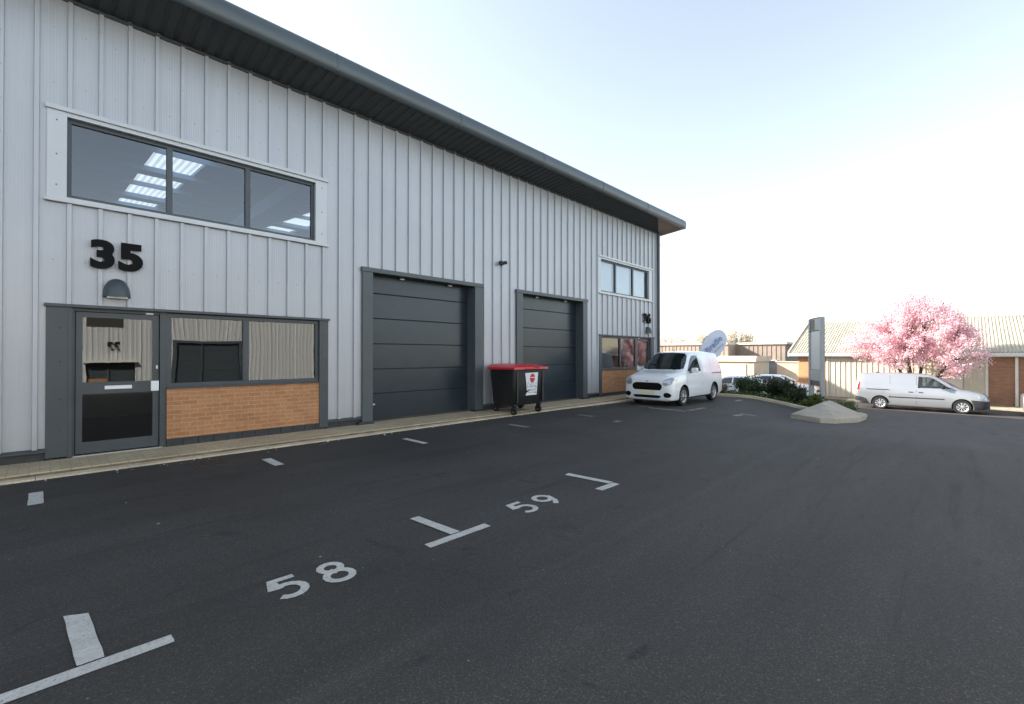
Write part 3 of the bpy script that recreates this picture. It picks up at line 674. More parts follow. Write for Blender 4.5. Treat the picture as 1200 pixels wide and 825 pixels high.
text_obj('digits', '33', .55, .02, 'black_paint', Matrix.Rotation(R(180), 4, 'Z') @ WALLM, t, offset=.02)
# ------------------------------------------------------------------ wheeled bin
def wheelie():
    t = thing('wheeled_bin', 'large black four wheeled bin with a red lid standing on the paving', 'bin', (9.2, 8.78, .05), R(1.5))
    hw, hd = .66, .46
    bm = bmesh.new(); secs = [(.22, .56, .37), (.28, .60, .405), (.8, .63, .43), (1.12, .65, .455), (1.2, .655, .46)]
    prev = None; n = 6
    def ring(z, a, b, r=.06):
        P = []
        for cx, cy, a0 in ((a - r, b - r, 0), (-a + r, b - r, 90), (-a + r, -b + r, 180), (a - r, -b + r, 270)):
            for i in range(n): P.append(bm.verts.new((cx + r * math.cos(R(a0 + 90 * i / (n - 1))), cy + r * math.sin(R(a0 + 90 * i / (n - 1))), z)))
        return P
    for z, a, b in secs:
        r_ = ring(z, a, b)
        if prev:
            for i in range(len(r_)): bm.faces.new((prev[i], prev[(i + 1) % len(r_)], r_[(i + 1) % len(r_)], r_[i]))
        else: bm.faces.new(r_[::-1])
        prev = r_
    bm.faces.new(prev); obj('body', bm, 'bin_black', t, smooth=40)
    bm = bmesh.new(); box(bm, -.69, .69, -.49, .49, 1.16, 1.215, bev=.015)
    for x in (-.52, .52): box(bm, x - .03, x + .03, -.468, -.40, .3, 1.15, bev=.008)
    obj('rim', bm, 'bin_black', t)
    # gently domed lid, higher to the back
    bm = bmesh.new(); nx, ny = 14, 8; g = []
    for i in range(nx + 1):
        row = []
        for j in range(ny + 1):
            u, v = i / nx * 2 - 1, j / ny; x = u * .69; y = -.50 + v * 1.0
            z = 1.225 + .07 * (1 - abs(u) ** 4) * min(1, (v * 6) ** .7 if v > 0 else 0) + .02 * v
            if abs(u) > .99 or v < .01: z = 1.222
            row.append(bm.verts.new((x, y, z)))
        g.append(row)
    for i in range(nx):
        for j in range(ny): bm.faces.new((g[i][j], g[i + 1][j], g[i + 1][j + 1], g[i][j + 1]))
    ed = [e for e in bm.edges if e.is_boundary]; r = bmesh.ops.extrude_edge_only(bm, edges=ed)
    for v in [q for q in r['geom'] if isinstance(q, bmesh.types.BMVert)]: v.co.z = 1.17; v.co.x *= 1.012; v.co.y *= 1.012
    lid = obj('lid', bm, 'bin_red', t, smooth=35)
    obj('lid_handle', B(-.25, .25, -.535, -.508, 1.17, 1.2, bev=.01), 'bin_red', lid)
    obj('lid_recess', B(.12, .3, -.512, -.505, 1.175, 1.22), 'black_plastic', lid)
    for s in (-1, 1):
        bm = bmesh.new(); cyl(bm, (s * .63, 0, .98), (s * .70, 0, .98), .06, .05, 16); cyl(bm, (s * .70, 0, .98), (s * .74, 0, .98), .025, n=12); obj('lifting_trunnion', bm, 'black_plastic', t, smooth=40)
    for sx, sy in ((-.5, -.33), (.5, -.33), (-.5, .33), (.5, .33)):
        zc = .07 if sy < 0 else .12
        bm = bmesh.new(); box(bm, sx - .055, sx + .055, sy - .05, sy + .05, zc + .12, .26, bev=.01); box(bm, sx - .045, sx - .03, sy - .03, sy + .06, zc - .01, zc + .15); box(bm, sx + .03, sx + .045, sy - .03, sy + .06, zc - .01, zc + .15)
        f = obj('castor_fork', bm, 'black_plastic', t)
        bm = bmesh.new(); cyl(bm, (sx - .028, sy + .02, zc), (sx + .028, sy + .02, zc), .10, n=20); wh = obj('wheel', bm, 'rubber', t, smooth=40)
        bm = bmesh.new(); cyl(bm, (sx - .034, sy + .02, zc), (sx + .034, sy + .02, zc), .035, n=12); obj('hub', bm, 'steel', wh)
    bm = bmesh.new()
    def fy(z): return -(.33 + (z - .24) * (.455 - .33) / .9) - .008
    P = [(-.17, .47), (-.12, .55), (-.16, .8), (-.22, 1.07), (.31, 1.08), (.29, .47)]
    bm.faces.new([bm.verts.new((x, -.405 - (z - .28) * .06 - .010, z)) for x, z in P])
    r = bmesh.ops.extrude_face_region(bm, geom=bm.faces[:])
    for v in [q for q in r['geom'] if isinstance(q, bmesh.types.BMVert)]: v.co.y += .004
    st = obj('notice_sticker', bm, 'sticker_white', t)
    yf = lambda z: -.405 - (z - .28) * .06 - .014
    bm = bmesh.new(); bm.faces.new([bm.verts.new((.08 + .105 * math.cos(a), yf(.93 + .1 * math.sin(a)), .93 + .12 * math.sin(a))) for a in [2 * math.pi * i / 24 for i in range(24)]]); obj('red_disc', bm, 'sticker_red', st, recalc=False)
    bm = bmesh.new(); box(bm, -.01, .17, yf(.93) - .004, yf(.93) - .002, .935, .955); obj('disc_bar', bm, 'sticker_white', st)
    bm = bmesh.new(); random.seed(4)
    for i, z in enumerate((.80, .76, .72, .69, .66, .62, .59, .54)):
        x = -.14
        while x < .25:
            l = random.uniform(.015, .05)
            if random.random() < .75: box(bm, x, min(x + l, .28), yf(z) - .002, yf(z), z, z + .011)
            x += l + .012
    box(bm, .19, .27, yf(.53) - .003, yf(.53), .525, .55)
    obj('small_print', bm, 'sticker_ink', st)
    bm = bmesh.new(); bm.faces.new([bm.verts.new((x, yf(z) - .003, z)) for x, z in ((-.155, .62), (-.11, .595), (-.06, .61), (-.01, .63), (-.04, .59), (-.09, .56), (-.15, .57))]); obj('ink_mark', bm, 'black_paint', st, recalc=False)
wheelie()
# ------------------------------------------------------------------ vehicles
def catmull(S, x):
    ks = [s[0] for s in S]
    i = max(0, min(len(S) - 2, next((k - 1 for k in range(1, len(S)) if x <= ks[k]), len(S) - 2)))
    p0, p1, p2, p3 = S[max(i - 1, 0)], S[i], S[i + 1], S[min(i + 2, len(S) - 1)]; t = (x - p1[0]) / (p2[0] - p1[0]); out = []
    for a in range(1, len(p1)):
        h = p2[0] - p1[0]
        m1 = (p2[a] - p0[a]) / (p2[0] - p0[0]) * h; m2 = (p3[a] - p1[a]) / (p3[0] - p1[0]) * h
        # monotone-ish tangents
        d = p2[a] - p1[a]
        m1 = max(-2.5 * abs(d), min(2.5 * abs(d), m1)); m2 = max(-2.5 * abs(d), min(2.5 * abs(d), m2))
        out.append((2 * t**3 - 3 * t**2 + 1) * p1[a] + (t**3 - 2 * t**2 + t) * m1 + (-2 * t**3 + 3 * t**2) * p2[a] + (t**3 - t**2) * m2)
    return out
def section(v, lower):
    zb, zs, ws, zbelt, wbelt, zr, wr = v
    P = [(0, zb), (.8 * ws, zb), (.95 * ws, zb + .03), (.99 * ws, zb + .10), (ws, zs), (ws * .5 + wbelt * .5 + .008, (zs + zbelt) / 2), (wbelt, zbelt - .02), (wbelt - .012, zbelt + .01)]
    zt = zr - .10 if zr - zbelt > .25 else zbelt + (zr - zbelt) * .45
    for k in (.25, .5, .75): P.append((wbelt - .012 + (wr - wbelt + .012) * k + .010 * math.sin(math.pi * k), zbelt + .01 + (zt - zbelt - .01) * k))
    P.append((wr, zt)); P.append((wr - .035, zt + (zr - zt) * .55)); P.append((wr - .10, zt + (zr - zt) * .86)); P.append((wr * .6, zr)); P.append((0, zr + .012))
    return P
def make_body(S, Lc, wheels, wr, tunnel=None, width=None):
    bm = bmesh.new(); xs = []; x = 0.
    while x < Lc - 1e-4:
        xs.append(x); x += .02 if x < .2 or x > Lc - .22 else .055
    xs.append(Lc); rings = []
    for x in xs:
        P = section(catmull(S, x), None)
        rings.append([bm.verts.new((x, y, z)) for y, z in P] + [bm.verts.new((x, -y, z)) for y, z in reversed(P[1:-1])])
    n = len(rings[0])
    for a, b in zip(rings, rings[1:]):
        for i in range(n): bm.faces.new((a[i], a[(i + 1) % n], b[(i + 1) % n], b[i]))
    for r_, rev in ((rings[0], 0), (rings[-1], 1)): bm.faces.new(r_ if rev else r_[::-1])
    bmesh.ops.recalc_face_normals(bm, faces=bm.faces[:])
    me = bpy.data.meshes.new('body'); bm.to_mesh(me); bm.free(); o = bpy.data.objects.new('tmp', me); C.objects.link(o)
    me.materials.append(MATS['car_white']); me.materials.append(MATS['black_plastic'])
    cb = bmesh.new()
    for wx in wheels:
        for s in (-1, 1): cyl(cb, (wx, s * 2, wr + .015), (wx, s * (width - .27), wr + .015), wr + .045, n=36)
    if tunnel: prism(cb, tunnel, 'Y', -2, 2)
    bmesh.ops.recalc_face_normals(cb, faces=cb.faces[:])
    for f in cb.faces: f.material_index = 1
    cm = bpy.data.meshes.new('c'); cb.to_mesh(cm); cb.free(); cm.materials.append(MATS['car_white']); cm.materials.append(MATS['black_plastic']); co = bpy.data.objects.new('cut', cm); C.objects.link(co)
    bvh0 = BVHTree.FromObject(o, bpy.context.evaluated_depsgraph_get())
    md = o.modifiers.new('b', 'BOOLEAN'); md.operation = 'DIFFERENCE'; md.object = co; md.solver = 'EXACT'
    dg = bpy.context.evaluated_depsgraph_get(); dg.update(); ev = bpy.data.meshes.new_from_object(o.evaluated_get(dg))
    bpy.data.objects.remove(o); bpy.data.objects.remove(co); return ev, bvh0
def overlay(bvh, P, d, off, thick=.0, cuts=3):
    bm = bmesh.new(); bm.faces.new([bm.verts.new(p) for p in P]); bmesh.ops.triangulate(bm, faces=bm.faces[:]); bmesh.ops.subdivide_edges(bm, edges=bm.edges[:], cuts=cuts, use_grid_fill=True)
    d = Vector(d).normalized()
    for v in bm.verts:
        h = bvh.ray_cast(v.co - d * 3, d)
        if h[0] is None: h = bvh.find_nearest(v.co)
        nrm = h[1] if h[1].dot(d) < 0 else -h[1]
        v.co = h[0] + nrm * off
    return bm
def rpoly(P, r=.03, n=4):
    """round the corners of a 2D polygon"""
    out = []
    for i, p in enumerate(P):
        p = Vector(p); a = Vector(P[i - 1]) - p; b = Vector(P[(i + 1) % len(P)]) - p; k = min(r, a.length * .45, b.length * .45)
        s, e = p + a.normalized() * k, p + b.normalized() * k
        for j in range(n + 1):
            t = j / n; out.append(tuple(s * (1 - t) ** 2 + p * 2 * t * (1 - t) + e * t * t))
    return out
def wheel(parent, x, y, r, side, spokes=10, style='alloy'):
    wd = .2; ro = .62 * r + .01
    bm = bmesh.new(); prof = [(ro, -wd / 2 + .01), (r - .03, -wd / 2), (r - .008, -wd / 2 + .02), (r, -wd / 2 + .05), (r, wd / 2 - .05), (r - .008, wd / 2 - .02), (r - .03, wd / 2), (ro, wd / 2 - .01)]; n = 32
    rows = [[bm.verts.new((x + q[0] * math.cos(2 * math.pi * i / n), y + q[1], r + q[0] * math.sin(2 * math.pi * i / n))) for i in range(n)] for q in prof]
    for a, b in zip(rows, rows[1:]):
        for i in range(n): bm.faces.new((a[i], a[(i + 1) % n], b[(i + 1) % n], b[i]))
    w_ = obj('wheel', bm, 'rubber', parent, smooth=40)
    bm = bmesh.new(); yo = y + side * (wd / 2 - .025)
    def disc(r0, r1, ya, yb):
        A = [[bm.verts.new((x + q * math.cos(2 * math.pi * i / n), yy, r + q * math.sin(2 * math.pi * i / n))) for i in range(n)] for q, yy in ((r0, ya), (r1, yb))]
        for i in range(n): bm.faces.new((A[0][i], A[0][(i + 1) % n], A[1][(i + 1) % n], A[1][i]))
    disc(ro + .002, ro - .02, yo + side * .015, yo); disc(ro - .02, ro - .03, yo, yo - side * .05); disc(0.001, .055, yo + side * .015, yo + side * .005)
    for k in range(spokes):
        a = 2 * math.pi * k / spokes; da = .20 if style == 'cover' else .12
        for s_ in ((-1, 1),):
            A = []
            for rr, d_, dy in ((.05, da * 1.2, .012), (ro * .5, da * .75, .004), (ro - .015, da * .95, .002)):
                A.append([bm.verts.new((x + rr * math.cos(a + sg * d_), yo + side * dy, r + rr * math.sin(a + sg * d_))) for sg in (-1, 1)])
            for p, q in zip(A, A[1:]): bm.faces.new((p[0], p[1], q[1], q[0]))
    obj('rim', bm, 'alloy', w_, recalc=False)
    bm = bmesh.new(); cyl(bm, (x, yo - side * .05, r), (x, yo - side * .045, r), ro - .01, n=24); obj('brake_disc', bm, 'black_plastic', w_)
    return w_
def vehicle(name, label, loc, rz, S, Lc, hw, wheels, wr, paint, spec, group=None):
    t = thing(name, label, spec['cat'], loc, rz, group)
    ev, bvh = make_body(S, Lc, wheels, wr, spec.get('tunnel'), hw)
    bm = bmesh.new(); bm.from_mesh(ev); obj('body', bm, [paint, 'black_plastic'], t, smooth=32, recalc=False)
    for i, wx in enumerate(wheels):
        for s in (-1, 1): wheel(t, wx, s * (hw - .125), wr, s, spec.get('spokes', 10), spec.get('wstyle', 'alloy'))
    def side(nm, P, m, off=.006, both=True, r=.03, sides=(-1, 1), parent=t, cuts=3):
        o = None
        for s in (sides if both else (-1,)):
            Q = rpoly(P, r) if r else P
            o = obj(nm, overlay(bvh, [Vector((x, s * 1.0, z)) for x, z in Q], (0, -s, 0), off, cuts=cuts), m, parent, smooth=50)
        return o
    def front(nm, P, m, off=.006, r=.03, mirror=False, d=(1, 0, 0), x=-.0, parent=t, cuts=3):
        for s in ((1, -1) if mirror else (1,)):
            Q = rpoly(P, r) if r else P
            o = obj(nm, overlay(bvh, [Vector((x, s * y, z)) for y, z in Q], d, off, cuts=cuts), m, parent, smooth=50)
        return o
    spec['build'](t, bvh, side, front, Lc, hw)
    return t
# compact white van ----------------------------------------------------------
CV = [(0.00, .26, .44, .60, .60, .58, .74, .50), (.03, .21, .46, .74, .70, .71, .83, .60), (.09, .18, .48, .82, .80, .79, .91, .67), (.2, .18, .5, .855, .88, .83, .97, .72), (.45, .18, .52, .865, .93, .83, 1.03, .76),
      (.8, .2, .55, .875, .98, .845, 1.09, .79), (1.0, .2, .55, .88, 1.0, .85, 1.14, .79), (1.2, .2, .55, .88, 1.01, .85, 1.31, .74), (1.5, .2, .55, .88, 1.02, .85, 1.55, .68), (1.72, .2, .55, .88, 1.03, .85, 1.70, .65), (1.95, .2, .55, .88, 1.04, .85, 1.745, .655),
      (2.6, .2, .55, .88, 1.05, .855, 1.77, .67), (3.7, .2, .55, .88, 1.05, .855, 1.75, .67), (4.0, .24, .55, .875, 1.05, .85, 1.72, .665), (4.1, .28, .55, .86, 1.05, .835, 1.66, .65), (4.16, .32, .55, .82, 1.03, .79, 1.58, .60)]
def build_white(t, bvh, side, front, Lc, hw):
    ws = [Vector((x, y, z)) for x, y, z in ((1.04, -.62, 1.15), (1.02, -.3, 1.14), (1.0, 0, 1.13), (1.02, .3, 1.14), (1.04, .62, 1.15), (1.1, .72, 1.2), (1.4, .67, 1.43), (1.62, .60, 1.60), (1.72, .5, 1.665), (1.74, 0, 1.69), (1.72, -.5, 1.665), (1.62, -.60, 1.60), (1.4, -.67, 1.43), (1.1, -.72, 1.2))]
    obj('windscreen', overlay(bvh, ws, (.62, 0, -.78), .007, cuts=4), 'car_glass', t, smooth=50)
    side('side_window', [(1.16, 1.10), (1.32, 1.13), (1.66, 1.50), (1.86, 1.62), (2.18, 1.62), (2.2, 1.09)], 'car_glass', r=.04)
    side('door_seam', [(2.24, .32), (2.25, .32), (2.25, 1.66), (2.24, 1.66)], 'black_plastic', .003, r=0); side('door_seam', [(1.06, .4), (1.07, .4), (1.07, 1.0), (1.06, 1.0)], 'black_plastic', .003, r=0)
    side('door_seam', [(3.12, .32), (3.13, .32), (3.13, 1.66), (3.12, 1.66)], 'black_plastic', .003, r=0)
    side('slide_rail', [(3.13, .985), (4.02, .985), (4.02, 1.015), (3.13, 1.015)], 'black_plastic', .005, r=0)
    side('sill', [(.86, .2), (2.98, .2), (2.98, .27), (.86, .27)], 'car_bumper', .006, r=.01)
    side('door_handle', [(2.0, .93), (2.16, .93), (2.16, .965), (2.0, .965)], 'car_white', .02, r=.01)
    front('grille', [(-.52, .62), (-.46, .52), (.46, .52), (.52, .62), (.50, .70), (.40, .755), (-.40, .755), (-.50, .70)], 'black_paint', r=.05)
    front('lower_intake', [(-.5, .33), (-.42, .27), (.42, .27), (.5, .33), (.4, .36), (-.4, .36)], 'black_paint', r=.03)
    front('number_plate', [(-.26, .40), (.26, .40), (.26, .51), (-.26, .51)], 'plate_yellow', .02, r=.005)
    front('emblem', [(-.06, .80), (0, .782), (.06, .80), (0, .818)], 'sign_dark', .008, r=.03)
    front('headlight_bezel', [(.52, .70), (.64, .665), (.80, .72), (.84, .87), (.74, .93), (.55, .84)], 'sign_grey', .006, r=.04, mirror=True); front('headlight', [(.55, .715), (.65, .69), (.77, .735), (.81, .85), (.73, .90), (.58, .82)], 'lens', .012, r=.04, mirror=True)
    front('fog_lamp', [(.56, .36), (.62, .29), (.77, .31), (.80, .40), (.70, .46), (.58, .44)], 'black_paint', .008, r=.04, mirror=True)
    side('headlight_return', [(.10, .745), (.36, .80), (.48, .90), (.3, .895), (.14, .83)], 'lens', .007, r=.03)
    for s in (-1, 1):
        bm = bmesh.new(); box(bm, 1.28, 1.42, s * .90 if s > 0 else -1.09, 1.09 if s > 0 else -.90, 1.06, 1.22, bev=.04); mr = obj('door_mirror', bm, 'car_white', t, smooth=40)
        obj('mirror_glass', B(1.421, 1.425, (.92 if s > 0 else -1.07), (1.07 if s > 0 else -.92), 1.08, 1.2), 'car_glass', mr); obj('mirror_arm', B(1.31, 1.39, (.8 if s > 0 else -.93), (.93 if s > 0 else -.8), 1.05, 1.09), 'black_plastic', mr)
    bm = bmesh.new(); cyl(bm, (1.95, 0, 1.75), (2.05, 0, 1.93), .009, .005, 6); obj('aerial', bm, 'black_plastic', t)
    for s in (-1, 1):
        a = Vector((1.0, s * .5, 1.15)); b = Vector((1.08, -s * .02 + .0, 1.2)); bm = bmesh.new(); cyl(bm, a, b, .01, n=6); obj('wiper', bm, 'black_plastic', t)
    side('tail_light', [(4.03, .98), (4.10, .98), (4.09, 1.42), (4.02, 1.45)], 'red_lens', .006, r=.02)
vehicle('parked_van', 'small white panel van parked nose towards us beside the building corner', (13.66, 7.30, gz(15, 6.4)), 0, CV, 4.16, .88, (.83, 3.32), .315, 'car_white', dict(cat='van', build=build_white, spokes=10))
# long silver van -------------------------------------------------------------
SV = [(0.00, .25, .46, .52, .60, .50, .68, .42), (.04, .2, .48, .68, .70, .65, .78, .55), (.12, .18, .5, .79, .80, .76, .88, .64), (.3, .18, .52, .86, .90, .82, .96, .70), (.6, .18, .54, .89, .97, .85, 1.04, .76), (.95, .19, .55, .895, 1.02, .86, 1.12, .80),
      (1.1, .19, .55, .895, 1.04, .86, 1.20, .79), (1.45, .19, .55, .895, 1.06, .865, 1.47, .71), (1.8, .19, .55, .895, 1.07, .865, 1.69, .66), (2.1, .19, .55, .895, 1.08, .865, 1.775, .665), (2.6, .19, .55, .895, 1.09, .87, 1.82, .68),
      (3.4, .19, .55, .895, 1.1, .87, 1.83, .69), (4.5, .22, .55, .895, 1.1, .87, 1.80, .69), (4.75, .26, .55, .885, 1.1, .855, 1.76, .675), (4.84, .3, .55, .87, 1.1, .84, 1.68, .65), (4.88, .32, .55, .84, 1.08, .81, 1.6, .62)]
def build_silver(t, bvh, side, front, Lc, hw):
    ws = [Vector(p) for p in ((1.14, -.60, 1.22), (1.08, 0, 1.18), (1.14, .60, 1.22), (1.25, .70, 1.31), (1.62, .64, 1.58), (1.82, .54, 1.70), (1.86, 0, 1.73), (1.82, -.54, 1.70), (1.62, -.64, 1.58), (1.25, -.70, 1.31))]
    obj('windscreen', overlay(bvh, ws, (.6, 0, -.8), .007, cuts=4), 'car_glass', t, smooth=50)
    side('side_window', [(1.24, 1.14), (1.42, 1.16), (1.82, 1.56), (2.02, 1.66), (2.42, 1.67), (2.44, 1.14)], 'tinted_glass', r=.04)
    side('window_frame', [(1.60, 1.14), (1.64, 1.14), (1.64, 1.42), (1.60, 1.38)], 'black_plastic', .009, r=0)
    side('quarter_glass', [(1.24, 1.14), (1.58, 1.15), (1.58, 1.34)], 'car_glass', .008, r=.01)
    side('window_edge', [(2.36, 1.13), (2.45, 1.13), (2.43, 1.68), (2.34, 1.68)], 'black_plastic', .008, r=0)
    side('rub_strip', [(1.5, .62), (3.55, .62), (3.55, .665), (1.5, .665)], 'black_plastic', .012, r=.01)
    side('slide_rail', [(3.55, .98), (4.45, .98), (4.45, 1.015), (3.55, 1.015)], 'black_plastic', .008, r=0)
    for x in (2.5, 3.5): side('door_seam', [(x, .32), (x + .010, .32), (x + .010, 1.7), (x, 1.7)], 'black_plastic', .003, r=0)
    for x in (2.25, 2.62): side('door_handle', [(x, .90), (x + .17, .90), (x + .17, .94), (x, .94)], 'car_bumper', .018, r=.01)
    side('sill', [(1.3, .24), (3.6, .24), (3.6, .30), (1.3, .30)], 'car_silver', .014, r=.01)
    side('bumper_end', [(0.0, .15), (.50, .16), (.52, .42), (.62, .66), (.3, .64), (.0, .62)], 'car_bumper', .01, r=.03); side('bumper_end', [(4.3, .2), (4.9, .2), (4.9, .62), (4.62, .58), (4.45, .5)], 'car_bumper', .01, r=.03)
    front('front_bumper', [(-.62, .22), (.62, .22), (.78, .45), (.66, .62), (-.66, .62), (-.78, .45)], 'car_bumper', .009, r=.05)
    side('headlight', [(.1, .70), (.28, .70), (.5, .88), (.38, .92), (.18, .86)], 'lens', .008, r=.03)
    front('headlight_front', [(.42, .68), (.68, .70), (.7, .80), (.5, .78)], 'lens', .008, r=.03, mirror=True)
    side('tail_light', [(4.74, .95), (4.84, .95), (4.82, 1.35), (4.72, 1.35)], 'red_lens', .006, r=.02)
    side('fuel_flap', [(3.75, .82), (3.9, .82), (3.9, .96), (3.75, .96)], 'car_silver', .006, r=.02)
    for s in (-1, 1):
        obj('door_mirror', B(1.46, 1.60, (.9 if s > 0 else -1.07), (1.07 if s > 0 else -.9), 1.12, 1.32, bev=.04), 'black_plastic', t, smooth=40)
    bm = bmesh.new(); box(bm, 4.0, 4.15, -.08, .08, 1.80, 1.86, bev=.02); obj('roof_beacon_base', bm, 'black_plastic', t)
    bm = bmesh.new(); box(bm, 4.86, 4.93, -.75, .75, .35, .58, bev=.02); obj('rear_bumper', bm, 'car_bumper', t)
# nose points to -Y : local +x -> +Y  (rotate +90)
vehicle('parked_van', 'long silver panel van with dark bumpers parked broadside in front of the pink tree', (30.75, -.83, gz(31, 2)), R(90), SV, 4.88, .895, (.90, 3.90), .32, 'car_silver', dict(cat='van', build=build_silver, spokes=9, wstyle='cover', tunnel=[(1.66, 1.16), (1.68, 1.40), (1.86, 1.57), (2.04, 1.64), (2.38, 1.65), (2.40, 1.16)]))
# ordinary cars ----------------------------------------------------------------
HV = [(0.00, .26, .44, .50, .58, .47, .63, .40), (.04, .21, .46, .66, .64, .63, .70, .54), (.12, .18, .48, .77, .70, .74, .77, .62), (.35, .17, .5, .84, .78, .80, .85, .68), (.8, .17, .52, .87, .86, .83, .92, .72), (1.1, .17, .52, .88, .90, .84, .97, .74), (1.5, .17, .52, .88, .92, .84, 1.18, .66), (1.9, .17, .52, .88, .93, .84, 1.38, .58), (2.2, .17, .52, .88, .94, .84, 1.44, .58),
      (2.9, .17, .52, .88, .95, .84, 1.45, .58), (3.5, .18, .52, .88, .97, .83, 1.37, .57), (3.9, .22, .54, .87, .98, .81, 1.17, .58), (4.1, .26, .55, .84, .95, .77, 1.0, .60), (4.2, .3, .55, .76, .86, .70, .92, .56)]
def build_car(rear_hatch=True, paint='car_white'):
    def f(t, bvh, side, front, Lc, hw):
        ws = [Vector(p) for p in ((1.2, -.64, 1.0), (1.12, 0, .98), (1.2, .64, 1.0), (1.5, .62, 1.18), (1.95, .5, 1.39), (2.0, 0, 1.41), (1.95, -.5, 1.39), (1.5, -.62, 1.18))]
        obj('windscreen', overlay(bvh, ws, (.5, 0, -.86), .007, cuts=4), 'car_glass', t, smooth=50)
        rw = [Vector(p) for p in ((3.55, -.5, 1.34), (3.5, 0, 1.37), (3.55, .5, 1.34), (3.88, .55, 1.14), (3.9, 0, 1.16), (3.88, -.55, 1.14))]
        obj('rear_window', overlay(bvh, rw, (-.5, 0, -.86), .007, cuts=3), 'car_glass', t, smooth=50)
        side('side_window', [(1.42, 1.0), (1.95, 1.30), (2.4, 1.36), (2.42, .99)], 'car_glass', r=.04); side('side_window', [(2.5, .99), (2.48, 1.36), (3.0, 1.35), (3.5, 1.22), (3.6, 1.05)], 'car_glass', r=.04)
        for x in (1.35, 2.45, 3.3): side('door_seam', [(x, .3), (x + .01, .3), (x + .01, .96), (x, .96)], 'black_plastic', .003, r=0)
        front('grille', [(-.42, .42), (.42, .42), (.46, .56), (-.46, .56)], 'black_plastic', r=.04); front('headlight', [(.46, .58), (.7, .60), (.76, .70), (.56, .70)], 'lens', .008, mirror=True)
        front('number_plate', [(-.26, .30), (.26, .30), (.26, .41), (-.26, .41)], 'white_plastic', .02, r=.005)
        side('headlight_return', [(.1, .60), (.4, .68), (.42, .76), (.14, .70)], 'lens', .007); side('tail_light', [(3.95, .78), (4.17, .76), (4.12, .93), (3.9, .95)], 'red_lens', .007)
        for s in (-1, 1): obj('door_mirror', B(1.42, 1.56, (.88 if s > 0 else -1.03), (1.03 if s > 0 else -.88), .96, 1.1, bev=.03), paint, t, smooth=40)
    return f
vehicle('parked_car', 'white hatchback partly hidden by the dark bushes, nearest the white van', (30.4, 12.6, gz(31, 10)), R(-90), HV, 4.2, .88, (.8, 3.4), .31, 'car_white', dict(cat='car', build=build_car()), 'cars parked along the side road')
vehicle('parked_car', 'white car behind the spiky bushes beside the brick corner of the low building', (33.9, 6.5, -1.14), R(90), HV, 4.2, .88, (.8, 3.4), .31, 'car_white', dict(cat='car', build=build_car()), 'cars parked along the side road')
vehicle('parked_car', 'silver car cut off by the right edge behind the nose of the silver van', (31.0, -6.05, -1.14), R(90), HV, 4.2, .88, (.8, 3.4), .31, 'car_silver', dict(cat='car', build=build_car(paint='car_silver')), 'cars parked along the side road')
# ------------------------------------------------------------------ planting bed, kerb and island nose
def zk(x, y, d): return gz(x, y) + d
def kerbline(name, pts, wd=.14, hh=.11, m='kerb_concrete'):
    bm = bmesh.new(); prev = None
    dn = []
    for a, b in zip(pts, pts[1:]):
        k = max(1, int((Vector(b) - Vector(a)).length / .45))
        for j in range(k): dn.append(Vector(a).lerp(Vector(b), j / k))
    dn.append(Vector(pts[-1]))
    for i, p in enumerate(dn):
        d = (dn[min(i + 1, len(dn) - 1)] - dn[max(i - 1, 0)]).normalized(); n = Vector((-d.y, d.x)); z = gz(p.x, p.y)
        r_ = [bm.verts.new((q.x, q.y, zz)) for q, zz in ((p, z - .1), (p, z + hh - .02), (p + n * .02, z + hh), (p + n * wd, z + hh), (p + n * wd, z - .1))]
        if prev:
            for a in range(4): bm.faces.new((prev[a], prev[a + 1], r_[a + 1], r_[a]))
        prev = r_
    return struct(obj(name, bm, m))
BED = [(19.3, 8.4), (19.35, 7.2), (19.6, 5.9), (19.5, 4.4), (19.2, 3.4), (18.9, 2.75)]
kerbline('kerb', [(19.3, 9.6)] + BED)
kerbline('kerb', [(18.9, 2.75), (19.6, 2.35), (20.6, 2.6), (22.2, 4.0), (24.0, 7.0), (25, 14), (25, 30)])
bm = bmesh.new(); poly = [(19.42, 9.6)] + [(x + .12, y) for x, y in BED] + [(19.6, 2.5), (20.55, 2.75), (22.08, 4.05), (23.86, 7.0), (24.86, 14), (24.86, 30), (19.42, 30)]
bm.faces.new([bm.verts.new((x, y, 0)) for x, y in poly]); bmesh.ops.triangulate(bm, faces=bm.faces[:]); bmesh.ops.subdivide_edges(bm, edges=bm.edges[:], cuts=5, use_grid_fill=True)
for v in bm.verts: v.co.z = gz(v.co.x, v.co.y) + .09 + .03 * mnoise.noise(v.co * 2)
struct(obj('planting_bed', bm, 'soil', smooth=60))
